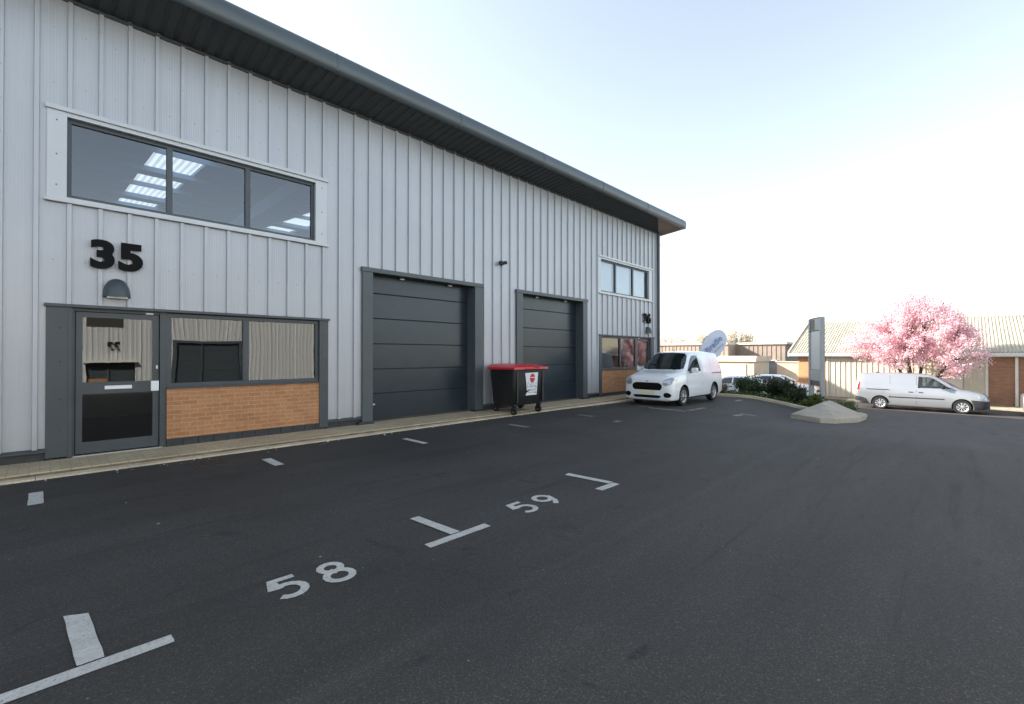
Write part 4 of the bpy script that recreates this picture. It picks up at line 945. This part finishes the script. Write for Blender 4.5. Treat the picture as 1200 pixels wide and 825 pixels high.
# concrete pyramid island nose
base = [(15.25, 3.62), (14.55, 2.75), (14.75, 2.45), (16.3, 2.15), (18.2, 2.2), (19.0, 2.7), (19.2, 3.5)]
bm = bmesh.new(); lo = [bm.verts.new((x, y, gz(x, y) - .05)) for x, y in base]; up = [bm.verts.new((x + (16.9 - x) * .015, y + (2.95 - y) * .03, gz(x, y) + .12)) for x, y in base]; up2 = [bm.verts.new((x + (16.9 - x) * .035, y + (2.95 - y) * .06, gz(x, y) + .14)) for x, y in base]
ap = [bm.verts.new((16.8, 3.1, .155)), bm.verts.new((17.9, 3.12, .13))]
nb = len(base)
for i in range(nb):
    j = (i + 1) % nb; bm.faces.new((lo[i], lo[j], up[j], up[i])); bm.faces.new((up[i], up[j], up2[j], up2[i]))
for i in range(nb):
    j = (i + 1) % nb; a = ap[0] if i in (0, 1, 2, 6) else ap[1]; b = ap[0] if j in (0, 1, 2, 3) and i != 3 else ap[1]
    a = ap[0] if base[i][0] < 17.2 else ap[1]; b = ap[0] if base[j][0] < 17.2 else ap[1]
    if a is b: bm.faces.new((up2[i], up2[j], a))
    else: bm.faces.new((up2[i], up2[j], b, a))
tag(obj('traffic_island', bm, 'island_concrete', smooth=12), 'pale concrete traffic island with a low pyramid top at the end of the kerb', 'traffic island')
# ------------------------------------------------------------------ totem sign
def totem():
    A = Vector((21.45, 4.36)); Bp = Vector((20.3, 3.74)); d = (Bp - A).normalized(); ang = math.atan2(d.y, d.x); Ln = (Bp - A).length; zb = gz(20.8, 4)
    t = thing('totem_sign', 'tall grey double post sign board with a blank pale panel in the planting bed', 'sign', (A.x, A.y, zb), ang); H = 3.03 - zb
    obj('post', B(-.02, .12, -.08, .08, 0, H - .02, bev=.008), 'sign_grey', t); obj('post', B(Ln - .14, Ln + .0, -.07, .07, 0, H, bev=.008), 'sign_grey', t)
    obj('blank_panel', B(.12, Ln - .14, -.05, .05, 1.55 , H - .52, bev=.004), 'sign_panel', t); obj('lower_panel', B(.12, Ln - .14, -.07, .07, 1.12, 1.54, bev=.004), 'sign_grey', t)
    obj('name_panel', B(.12, Ln - .14, -.06, .06, H - .48, H - .03, bev=.004), 'sign_grey', t); obj('dark_band', B(.125, Ln - .145, -.04, .04, .93, 1.119), 'sign_dark', t)
    obj('dark_logo_block', B(.121, .62, -.065, .065, H - .46, H - .06), 'sign_dark', t); obj('panel_gap', B(.121, Ln - .141, -.045, .045, H - .52, H - .48), 'sign_dark', t)
    obj('top_rail', B(.12, Ln - .14, -.07, .07, H - .029, H + .0), 'sign_dark', t)
totem()
# teardrop banner ---------------------------------------------------------------
def banner():
    X0, Y0 = 21.6, 8.28; t = thing('teardrop_banner', 'white teardrop flag with blue lettering leaning up behind the small white van', 'banner', (X0, Y0, gz(X0, Y0)), R(-46)); z0 = -gz(X0, Y0)
    # local x to the right of the viewer, y away
    ctr = Vector((.0, z0 + 1.93)); ax = Vector((math.cos(R(56)), math.sin(R(56)))); ay = Vector((-ax.y, ax.x)); P = []
    for i in range(40):
        a = 2 * math.pi * i / 40; u = math.cos(a); v = math.sin(a); r_ = .50 * (1 + .12 * u) if u > 0 else .50 * (1 - .25 * (-u) ** 2)
        q = ctr + ax * (u * .92) + ay * (v * r_); P.append(q)
    bm = bmesh.new(); f = bm.faces.new([bm.verts.new((q.x, 0, q.y)) for q in P]); r = bmesh.ops.inset_region(bm, faces=bm.faces[:], thickness=.03); bmesh.ops.triangulate(bm, faces=bm.faces[:])
    for v in bm.verts: v.co.y = .04 * math.sin(v.co.x * 3) + .02 * math.sin(v.co.z * 4)
    r = bmesh.ops.solidify(bm, geom=bm.faces[:], thickness=.006)
    sail = obj('sail', bm, 'banner_white', t, smooth=60)
    mt = Matrix.Translation((ctr.x + .05, -.075, ctr.y + .15)) @ Matrix.Rotation(R(-45), 4, 'Y') @ WALLM
    text_obj('lettering', 'Bradie', .37, .002, 'banner_blue', mt, sail, offset=.006)
    text_obj('lettering', 'sales & lettings', .14, .002, 'sign_grey', Matrix.Translation((ctr.x + .19, -.075, ctr.y - .10)) @ Matrix.Rotation(R(-45), 4, 'Y') @ WALLM, sail)
    bm = bmesh.new(); pts = [Vector((-.65, 0, 0)), Vector((-.55, 0, .7))] + [Vector((q.x, 0, q.y)) for q in [P[i] for i in (22, 20, 18, 16, 14, 12, 10, 8, 6, 4, 2, 0)]]
    tube(bm, pts, [.018 - .0009 * i for i in range(len(pts))], 6); obj('pole', bm, 'sign_grey', t); obj('ground_base', B(-.85, -.45, -.2, .2, 0, .05, bev=.01), 'black_plastic', t)
banner()
# ------------------------------------------------------------------ low brick and cream building across the road
FX = 35.6
low = thing('low_building', 'low building with cream corrugated roof, brick bays and cream ribbed walls behind the pink tree', 'building')
GZ = -1.16
obj('brick_bay', B(FX, FX + .25, 6.35, 7.95, GZ, 1.55), 'orange_brick_side', low); obj('brick_side', B(FX + .25, FX + 11.7, 7.7, 7.95, GZ, 1.55), 'orange_brick', low)
ribbed('cream_cladding', -.87, 6.35, GZ + .1, 1.55, 0, .27, .05, .035, lambda u, h, z: (FX + .02 - h, u, z), 'cream_wall', low, [(.03, .80, -3, .52)])
obj('wall_door', B(FX + .02, FX + .08, .06, .77, GZ + .08, .5, bev=.005), 'white_trim', low)
bm = bmesh.new(); box(bm, FX - .02, FX + .04, .0, .05, GZ, .55); box(bm, FX - .02, FX + .04, .78, .83, GZ, .55); box(bm, FX - .02, FX + .04, .05, .78, .5, .55); obj('wall_door_frame', bm, 'sign_grey', low)
obj('brick_bay', B(FX, FX + .25, -14, -.87, GZ, 1.55), 'red_brick_side', low)
obj('plinth', B(FX - .03, FX, -14, 7.95, GZ, GZ + .09), 'kerb_concrete', low)
ribbed('cream_cladding', -30, -14, GZ + .1, 1.55, 0, .3, .05, .035, lambda u, h, z: (FX + .02 - h, u, z), 'cream_wall', low)
obj('corner_post', B(FX - .03, FX + .02, -.92, -.82, GZ, 1.55), 'white_trim', low); obj('corner_post', B(FX - .05, FX, 6.27, 6.36, GZ, 1.55), 'white_trim', low)
for y in (-1.95, -8): obj('downpipe', B(FX - .16, FX - .04, y - .06, y + .06, GZ, 1.5, bev=.03), 'white_trim', low)
obj('gutter', B(FX - .40, FX - .27, -30, 8.45, 1.52, 1.72, bev=.03), 'white_trim', low)
obj('eaves_board', B(FX - .27, FX, -30, 8.42, 1.49, 1.56), 'white_trim', low)
# corrugated roof
bm = bmesh.new(); pr = None; y = -30.
def rz_(x): return 1.74 + (x - (FX - .32)) * (4.02 - 1.74) / (41 - FX + .32)
n = 0
while y < 8.45:
    h = .035 * (1 if n % 2 else -1); 
    for yy, hh in ((y, -.022), (y + .035, .006), (y + .073, .022), (y + .11, .006)):
        r_ = [bm.verts.new((FX - .32, yy, rz_(FX - .32) + hh)), bm.verts.new((41, yy, rz_(41) + hh)), bm.verts.new((47.4, yy, 1.5 + hh))]
        if pr: bm.faces.new((pr[0], pr[1], r_[1], r_[0])); bm.faces.new((pr[1], pr[2], r_[2], r_[1]))
        pr = r_
    y += .146
obj('roof', bm, 'cream_roof', low)
bm = bmesh.new(); prism(bm, [(FX - .38, 1.5), (FX - .38, 1.80), (41, 4.13), (47.4, 1.6), (47.4, 1.4), (41, 3.9)], 'Y', 8.42, 8.5); obj('verge_board', bm, 'pale_roof', low)
bm = bmesh.new(); prism(bm, [(FX, 1.5), (41, 3.9), (47, 1.5)], 'Y', 7.7, 7.94); obj('gable_infill', bm, 'tan_wall', low)
obj('ridge_cap', prism(bmesh.new(), [(40.8, 3.96), (41, 4.08), (41.2, 3.96)], 'Y', -30, 8.5), 'cream_roof', low)
# verge and kerb in front of it
struct(obj('grass_verge', B(34.6, FX, -30, 6.3, -1.3, -1.08), 'grass_verge')); struct(obj('footpath', B(33.2, 34.45, -30, 5.0, -1.3, -1.06), 'kerb_concrete')); struct(obj('kerb', B(34.45, 34.6, -30, 6.3, -1.3, -1.05), 'kerb_concrete'))
caster_t = thing('shadow_block', 'tall unseen block added behind the silver building to shadow the low cream building', 'building')  # added out of view so that its shadow falls on the cream facade
ribbed('wall', 14, 27.3, -.8, 8.0, 0, .35, .05, .035, lambda u, h, z: (u, 41.0 - h - .0, z), 'silver_flat', caster_t)
ribbed('wall', 20.9, 41, -.8, 8.0, 0, .35, .05, .035, lambda u, h, z: (27.3 + h, u, z), 'silver_flat', caster_t)
ribbed('wall', 20.3, 27.3, -.8, 8.0, 0, .35, .05, .035, lambda u, h, z: (u, 20.9 - h, z), 'silver_flat', caster_t)
ribbed('wall', 20.9, 41, -.8, 8.0, 0, .35, .05, .035, lambda u, h, z: (20.3 - h, u, z), 'silver_flat', caster_t)
obj('roof', B(20.2, 27.4, 20.8, 41.1, 8.0, 8.12), 'slate_trim', caster_t)
# ------------------------------------------------------------------ brown clad sheds further off
bb = thing('brown_shed', 'flat roofed brown ribbed shed behind the white cars, left of the low cream building', 'building')
ribbed('wall', 13.5, 18.4, -1.3, 2.75, 0, .45, .06, .05, lambda u, h, z: (55 - h, u, z), 'brown_wall', bb)
ribbed('wall', 18.4, 34, -1.3, 2.75, 0, .45, .06, .05, lambda u, h, z: (52.5 - h, u, z), 'brown_wall', bb)
ribbed('side_wall', 55, 75, -1.3, 2.75, 0, .45, .06, .05, lambda u, h, z: (u, 13.5 - h, z), 'brown_wall', bb); obj('side_wall', B(52.5, 55, 18.38, 18.42, -1.3, 2.75), 'brown_wall', bb)
obj('roof_edge', B(54.8, 75, 13.3, 18.39, 2.75, 2.98), 'pale_roof', bb); obj('roof_edge', B(52.3, 75, 18.4, 34, 2.75, 2.98), 'pale_roof', bb)
obj('doorway', B(54.88, 54.95, 14.35, 15.2, -1.3, .95), 'sign_grey', bb); obj('door_canopy', B(54.6, 54.99, 14.2, 15.4, .97, 1.06), 'white_trim', bb)
obj('notice_panel', B(54.9, 54.94, 13.85, 14.15, -.1, .3), 'white_trim', bb); obj('wall_lamp', B(52.3, 52.42, 20.2, 20.4, 1.6, 1.9, bev=.03), 'white_trim', bb)
gb = thing('flat_roof_garage', 'low pale garage block with a tan flat roof fascia behind the white van', 'building')
obj('wall', B(48.2, 53, 14.5, 26, -1.3, .95), 'tan_wall', gb); obj('garage_door', B(48.14, 48.19, 15.2, 17.8, -1.2, .7), 'cream_wall', gb); obj('garage_door', B(48.14, 48.19, 18.2, 20.8, -1.2, .7), 'cream_wall', gb)
bm = bmesh.new(); prism(bm, [(48.0, .95), (48.3, 1.5), (53, 1.5), (53, .95)], 'Y', 14.3, 26.2); obj('roof', bm, 'tan_wall', gb)
lw = thing('boundary_wall', 'low pinkish wall between the brown shed and the low cream building', 'wall')
obj('wall_face', B(50, 50.3, 8.6, 13.0, -1.3, .9), 'tan_wall', lw); obj('coping', B(49.9, 50.4, 8.5, 13.1, .9, 1.0), 'pale_roof', lw)
fb = thing('distant_shed', 'long distant shed with a reddish wall and pale roof edge beyond the white van roof', 'building')
obj('wall', B(66, 80, 27, 60, -1.3, 2.6), 'red_roof', fb); obj('roof', B(65.6, 80.4, 26.6, 60.4, 2.6, 3.1), 'pale_roof', fb)
# ------------------------------------------------------------------ vegetation
def leaf(bm, p, size, mi, long=1.0, dirv=None):
    d = Vector((random.gauss(0, 1), random.gauss(0, 1), random.gauss(0, 1))).normalized() if dirv is None else dirv
    a = d.orthogonal().normalized(); a = (Matrix.Rotation(random.uniform(0, 6.28), 3, d) @ a)
    u = a * size * .5; v = d * size * long
    f = bm.faces.new([bm.verts.new(q) for q in (p, p + u * .9 + v * .45, p + v, p - u * .9 + v * .45)]); f.material_index = mi
def cherry():
    random.seed(21)
    X, Y, Z = 33.0, 1.9, -1.14
    t = thing('cherry_tree', 'round headed cherry tree covered in pink blossom behind the silver van', 'tree', (X, Y, Z))
    # blobs in local coords: (x, y, z, rx, ry, rz)
    Bl = [(0, -.15, 4.3, 1.5, 1.75, 1.75), (0, 1.7, 3.6, 1.35, 1.5, 1.25), (0, -1.75, 3.0, 1.2, 1.15, 1.25), (0, -.4, 5.95, 1.0, .95, 1.15), (0, .6, 2.9, 1.4, 1.5, 1.0), (.3, -1.2, 3.6, 1.2, 1.2, 1.0), (-.2, 2.7, 3.3, .8, .7, .7), (0, .8, 5.2, 1.0, 1.1, 1.0)]
    trunk = bmesh.new(); tips = []; twigs = []
    stems = []
    for k, (dx, dy) in enumerate(((.1, .55), (-.15, .15), (.1, -.2), (0, -.9), (.3, .2))):
        p0 = Vector((0, 0, 0)); p1 = Vector((dx * .25, dy * .3, .7)); p2 = Vector((dx * .7, dy * .9, 1.55)); p3 = Vector((dx * 1.6, dy * 1.7, 2.5)); p4 = Vector((dx * 2, dy * 1.9, 3.6))
        tube(trunk, [p0, p1, p2, p3, p4], [.16, .11, .08, .055, .03], 8); stems.append([p1, p2, p3, p4])
    for i in range(340):
        b = random.choices(Bl, weights=[q[3] * q[4] * q[5] for q in Bl])[0]
        while True:
            u = Vector((random.uniform(-1, 1), random.uniform(-1, 1), random.uniform(-1, 1)))
            if u.length < 1: break
        u = u.normalized() * (u.length ** .45)
        tg = Vector((b[0] + u.x * b[3], b[1] + u.y * b[4], b[2] + u.z * b[5]))
        best = min(((s[j].lerp(s[j + 1], q), j) for s in stems for j in range(len(s) - 1) for q in (0, .5, 1)), key=lambda c: (c[0] - tg).length + (0 if c[0].z < tg.z else 1.2))[0]
        mid = best.lerp(tg, .5) + Vector((random.uniform(-.15, .15), random.uniform(-.15, .15), random.uniform(-.05, .2)))
        ln = (tg - best).length; tube(trunk, [best, mid, tg], [.009 + .008 * min(ln, 2), .008, .004], 4); twigs.append((best, mid, tg))
    obj('trunk', trunk, 'bark', t, smooth=60, recalc=False)
    bm = bmesh.new()
    for (a, m_, b) in twigs:
        tone = random.random()
        for k in range(random.randint(130, 210)):
            q = random.random() ** .6; p = (a.lerp(m_, q * 2) if q < .5 else m_.lerp(b, q * 2 - 1)) if q > .4 else m_.lerp(b, random.random())
            p = p + Vector((random.gauss(0, .12), random.gauss(0, .13), random.gauss(0, .12)))
            if p.z < 1.55: continue
            r = random.random(); mi = 1 if r < .4 + .3 * tone else 0 if r < .86 else 2 if r < .97 else 3
            leaf(bm, p, random.uniform(.05, .095), mi, .9)
        dd = (b - m_).normalized()
        if random.random() < .75:                     # feathery shoots past the outline
            e = b + (dd + Vector((random.gauss(0, .2), random.gauss(0, .2), .35 + random.gauss(0, .2)))) * random.uniform(.2, .55)
            for k in range(26): leaf(bm, b.lerp(e, random.random()) + Vector((random.gauss(0, .035), random.gauss(0, .035), random.gauss(0, .035))), random.uniform(.045, .08), random.choice((0, 1, 1)), .9)
    obj('crown', bm, ['blossom_a', 'blossom_b', 'blossom_c', 'blossom_leaf'], t, recalc=False)
cherry()
random.seed(5); bm = bmesh.new()
for i in range(260):
    x = random.uniform(-3, 19); y = 8.40 - abs(random.gauss(0, .10))
    leaf(bm, Vector((x, y, gz(x, y) + .006)), random.uniform(.012, .035), random.choice((0, 1)), 1.2, Vector((random.gauss(0, 1), random.gauss(0, 1), .15)).normalized())
lt = obj('leaf_litter', bm, ['bark', 'twig_tan'], recalc=False); tag(lt, 'scattered dry leaf litter and grit along the foot of the kerb', 'leaf litter'); lt['kind'] = 'stuff'
def shrub(label, x, y, rx, ry, h, mats, nleaf, size, seed, cat='shrub', long=1.3, name='garden_shrub', group='shrubs along the planting bed', upright=False):
    random.seed(seed); z = gz(x, y) + .09; t = thing(name, label, cat, (x, y, z), 0, group)
    st = bmesh.new(); bm = bmesh.new(); ends = []
    for i in range(22):
        a = random.uniform(0, 6.28); q = random.random() ** .6; e = Vector((math.cos(a) * rx * q, math.sin(a) * ry * q, h * (1 - .55 * q * q) * random.uniform(.75, 1.05)))
        m_ = Vector((e.x * .4, e.y * .4, e.z * .5)); tube(st, [Vector((e.x * .1, e.y * .1, 0)), m_, e], [.014, .01, .004], 4); ends.append((m_, e))
    for i in range(nleaf):
        m_, e = random.choice(ends); p = m_.lerp(e, random.uniform(-.5, 1.08)) + Vector((random.gauss(0, rx * .13), random.gauss(0, ry * .13), random.gauss(0, h * .07)))
        p.z = max(p.z, .02); dv = None
        if upright: dv = (e.normalized() + Vector((random.gauss(0, .45), random.gauss(0, .45), random.gauss(0, .3)))).normalized()
        leaf(bm, p, size * random.uniform(.7, 1.3), random.choices(range(len(mats)), weights=[6, 3, 1][:len(mats)])[0], long, dv)
    obj('stems', st, 'bark', t, recalc=False); obj('foliage', bm, mats, t, recalc=False)
shrub('dense rounded dark green bush in the middle of the planting bed', 21.0, 6.45, .72, .72, .85, ['leaf_dark', 'leaf_mid'], 5200, .055, 1)
shrub('dark spiky shrub with long leaves right of the round bush', 20.9, 5.35, .62, .6, .85, ['leaf_dark', 'leaf_purple', 'leaf_mid'], 1300, .05, 2, long=4.5, upright=True)
shrub('smaller spiky dark shrub left of the sign posts', 20.6, 4.75, .6, .5, .6, ['leaf_dark', 'leaf_purple', 'leaf_lime'], 900, .05, 3, long=4, upright=True)
shrub('arching low shrub with red tinted leaves beside the rear wheel of the white van', 19.95, 7.35, .45, .45, .55, ['leaf_mid', 'leaf_red', 'flower_pale'], 700, .05, 4, long=2)
shrub('small reddish shrub at the building end of the bed', 20.2, 8.1, .45, .4, .65, ['flower_pale', 'leaf_red', 'leaf_mid'], 700, .05, 5, long=2)
shrub('yellowish green tuft at the foot of the sign', 20.3, 4.0, .45, .4, .42, ['leaf_lime', 'leaf_mid'], 1100, .05, 6, long=2.5, upright=True)
shrub('low green shrub spilling over the kerb next to the concrete island', 19.9, 3.1, .75, .5, .38, ['leaf_mid', 'leaf_lime', 'leaf_dark'], 2600, .05, 7)
# ground cover: uncountable low leaves
random.seed(9); bm = bmesh.new()
for i in range(9000):
    y = random.uniform(2.7, 12); x = random.uniform(19.6, 24.2)
    if x > 20.5 + (y - 2.6) * .8: continue
    if x > 21.4 and y < 4: continue
    leaf(bm, Vector((x, y, gz(x, y) + .1 + random.random() ** 2 * .16)), .06, random.choice((0, 0, 1, 2)), 1.6)
gc = obj('ground_cover', bm, ['leaf_dark', 'leaf_mid', 'leaf_lime'], recalc=False); tag(gc, 'low creeping green ground cover filling the planting bed behind the kerb', 'ground cover'); gc['kind'] = 'stuff'
def bare_tree(x, y, h, r, label, seed):
    random.seed(seed); t = thing('bare_tree', label, 'tree', (x, y, -1.3), 0, 'hazy bare trees beyond the sheds')
    tr = bmesh.new(); bm = bmesh.new(); cz = h - r * .8
    tube(tr, [Vector((0, 0, 0)), Vector((0, .1, h * .4)), Vector((.1, 0, h * .75))], [.25, .18, .08], 8)
    for i in range(90):
        u = Vector((random.gauss(0, 1), random.gauss(0, 1), random.gauss(0, 1))).normalized() * random.uniform(.4, 1) ** .5
        e = Vector((u.x * r, u.y * r * 1.15, cz + u.z * r * .8)); tube(tr, [Vector((0, 0, h * random.uniform(.3, .6))), e * .6 + Vector((0, 0, h * .15)), e], [.07, .04, .015], 4)
        for k in range(26): leaf(bm, e + Vector((random.gauss(0, r * .13), random.gauss(0, r * .13), random.gauss(0, r * .13))), .22, 0, 1.2)
    obj('trunk', tr, 'bark', t, recalc=False); obj('crown', bm, 'twig_tan', t, recalc=False)
bare_tree(92, 30.5, 7.6, 2.6, 'pale bare tree top just above the brown shed roof', 1); bare_tree(95, 37.5, 7.0, 2.6, 'pale bare tree top behind the teardrop flag', 2); bare_tree(95, 45, 7.2, 3.6, 'wide pale bare tree top left of the teardrop flag', 3)
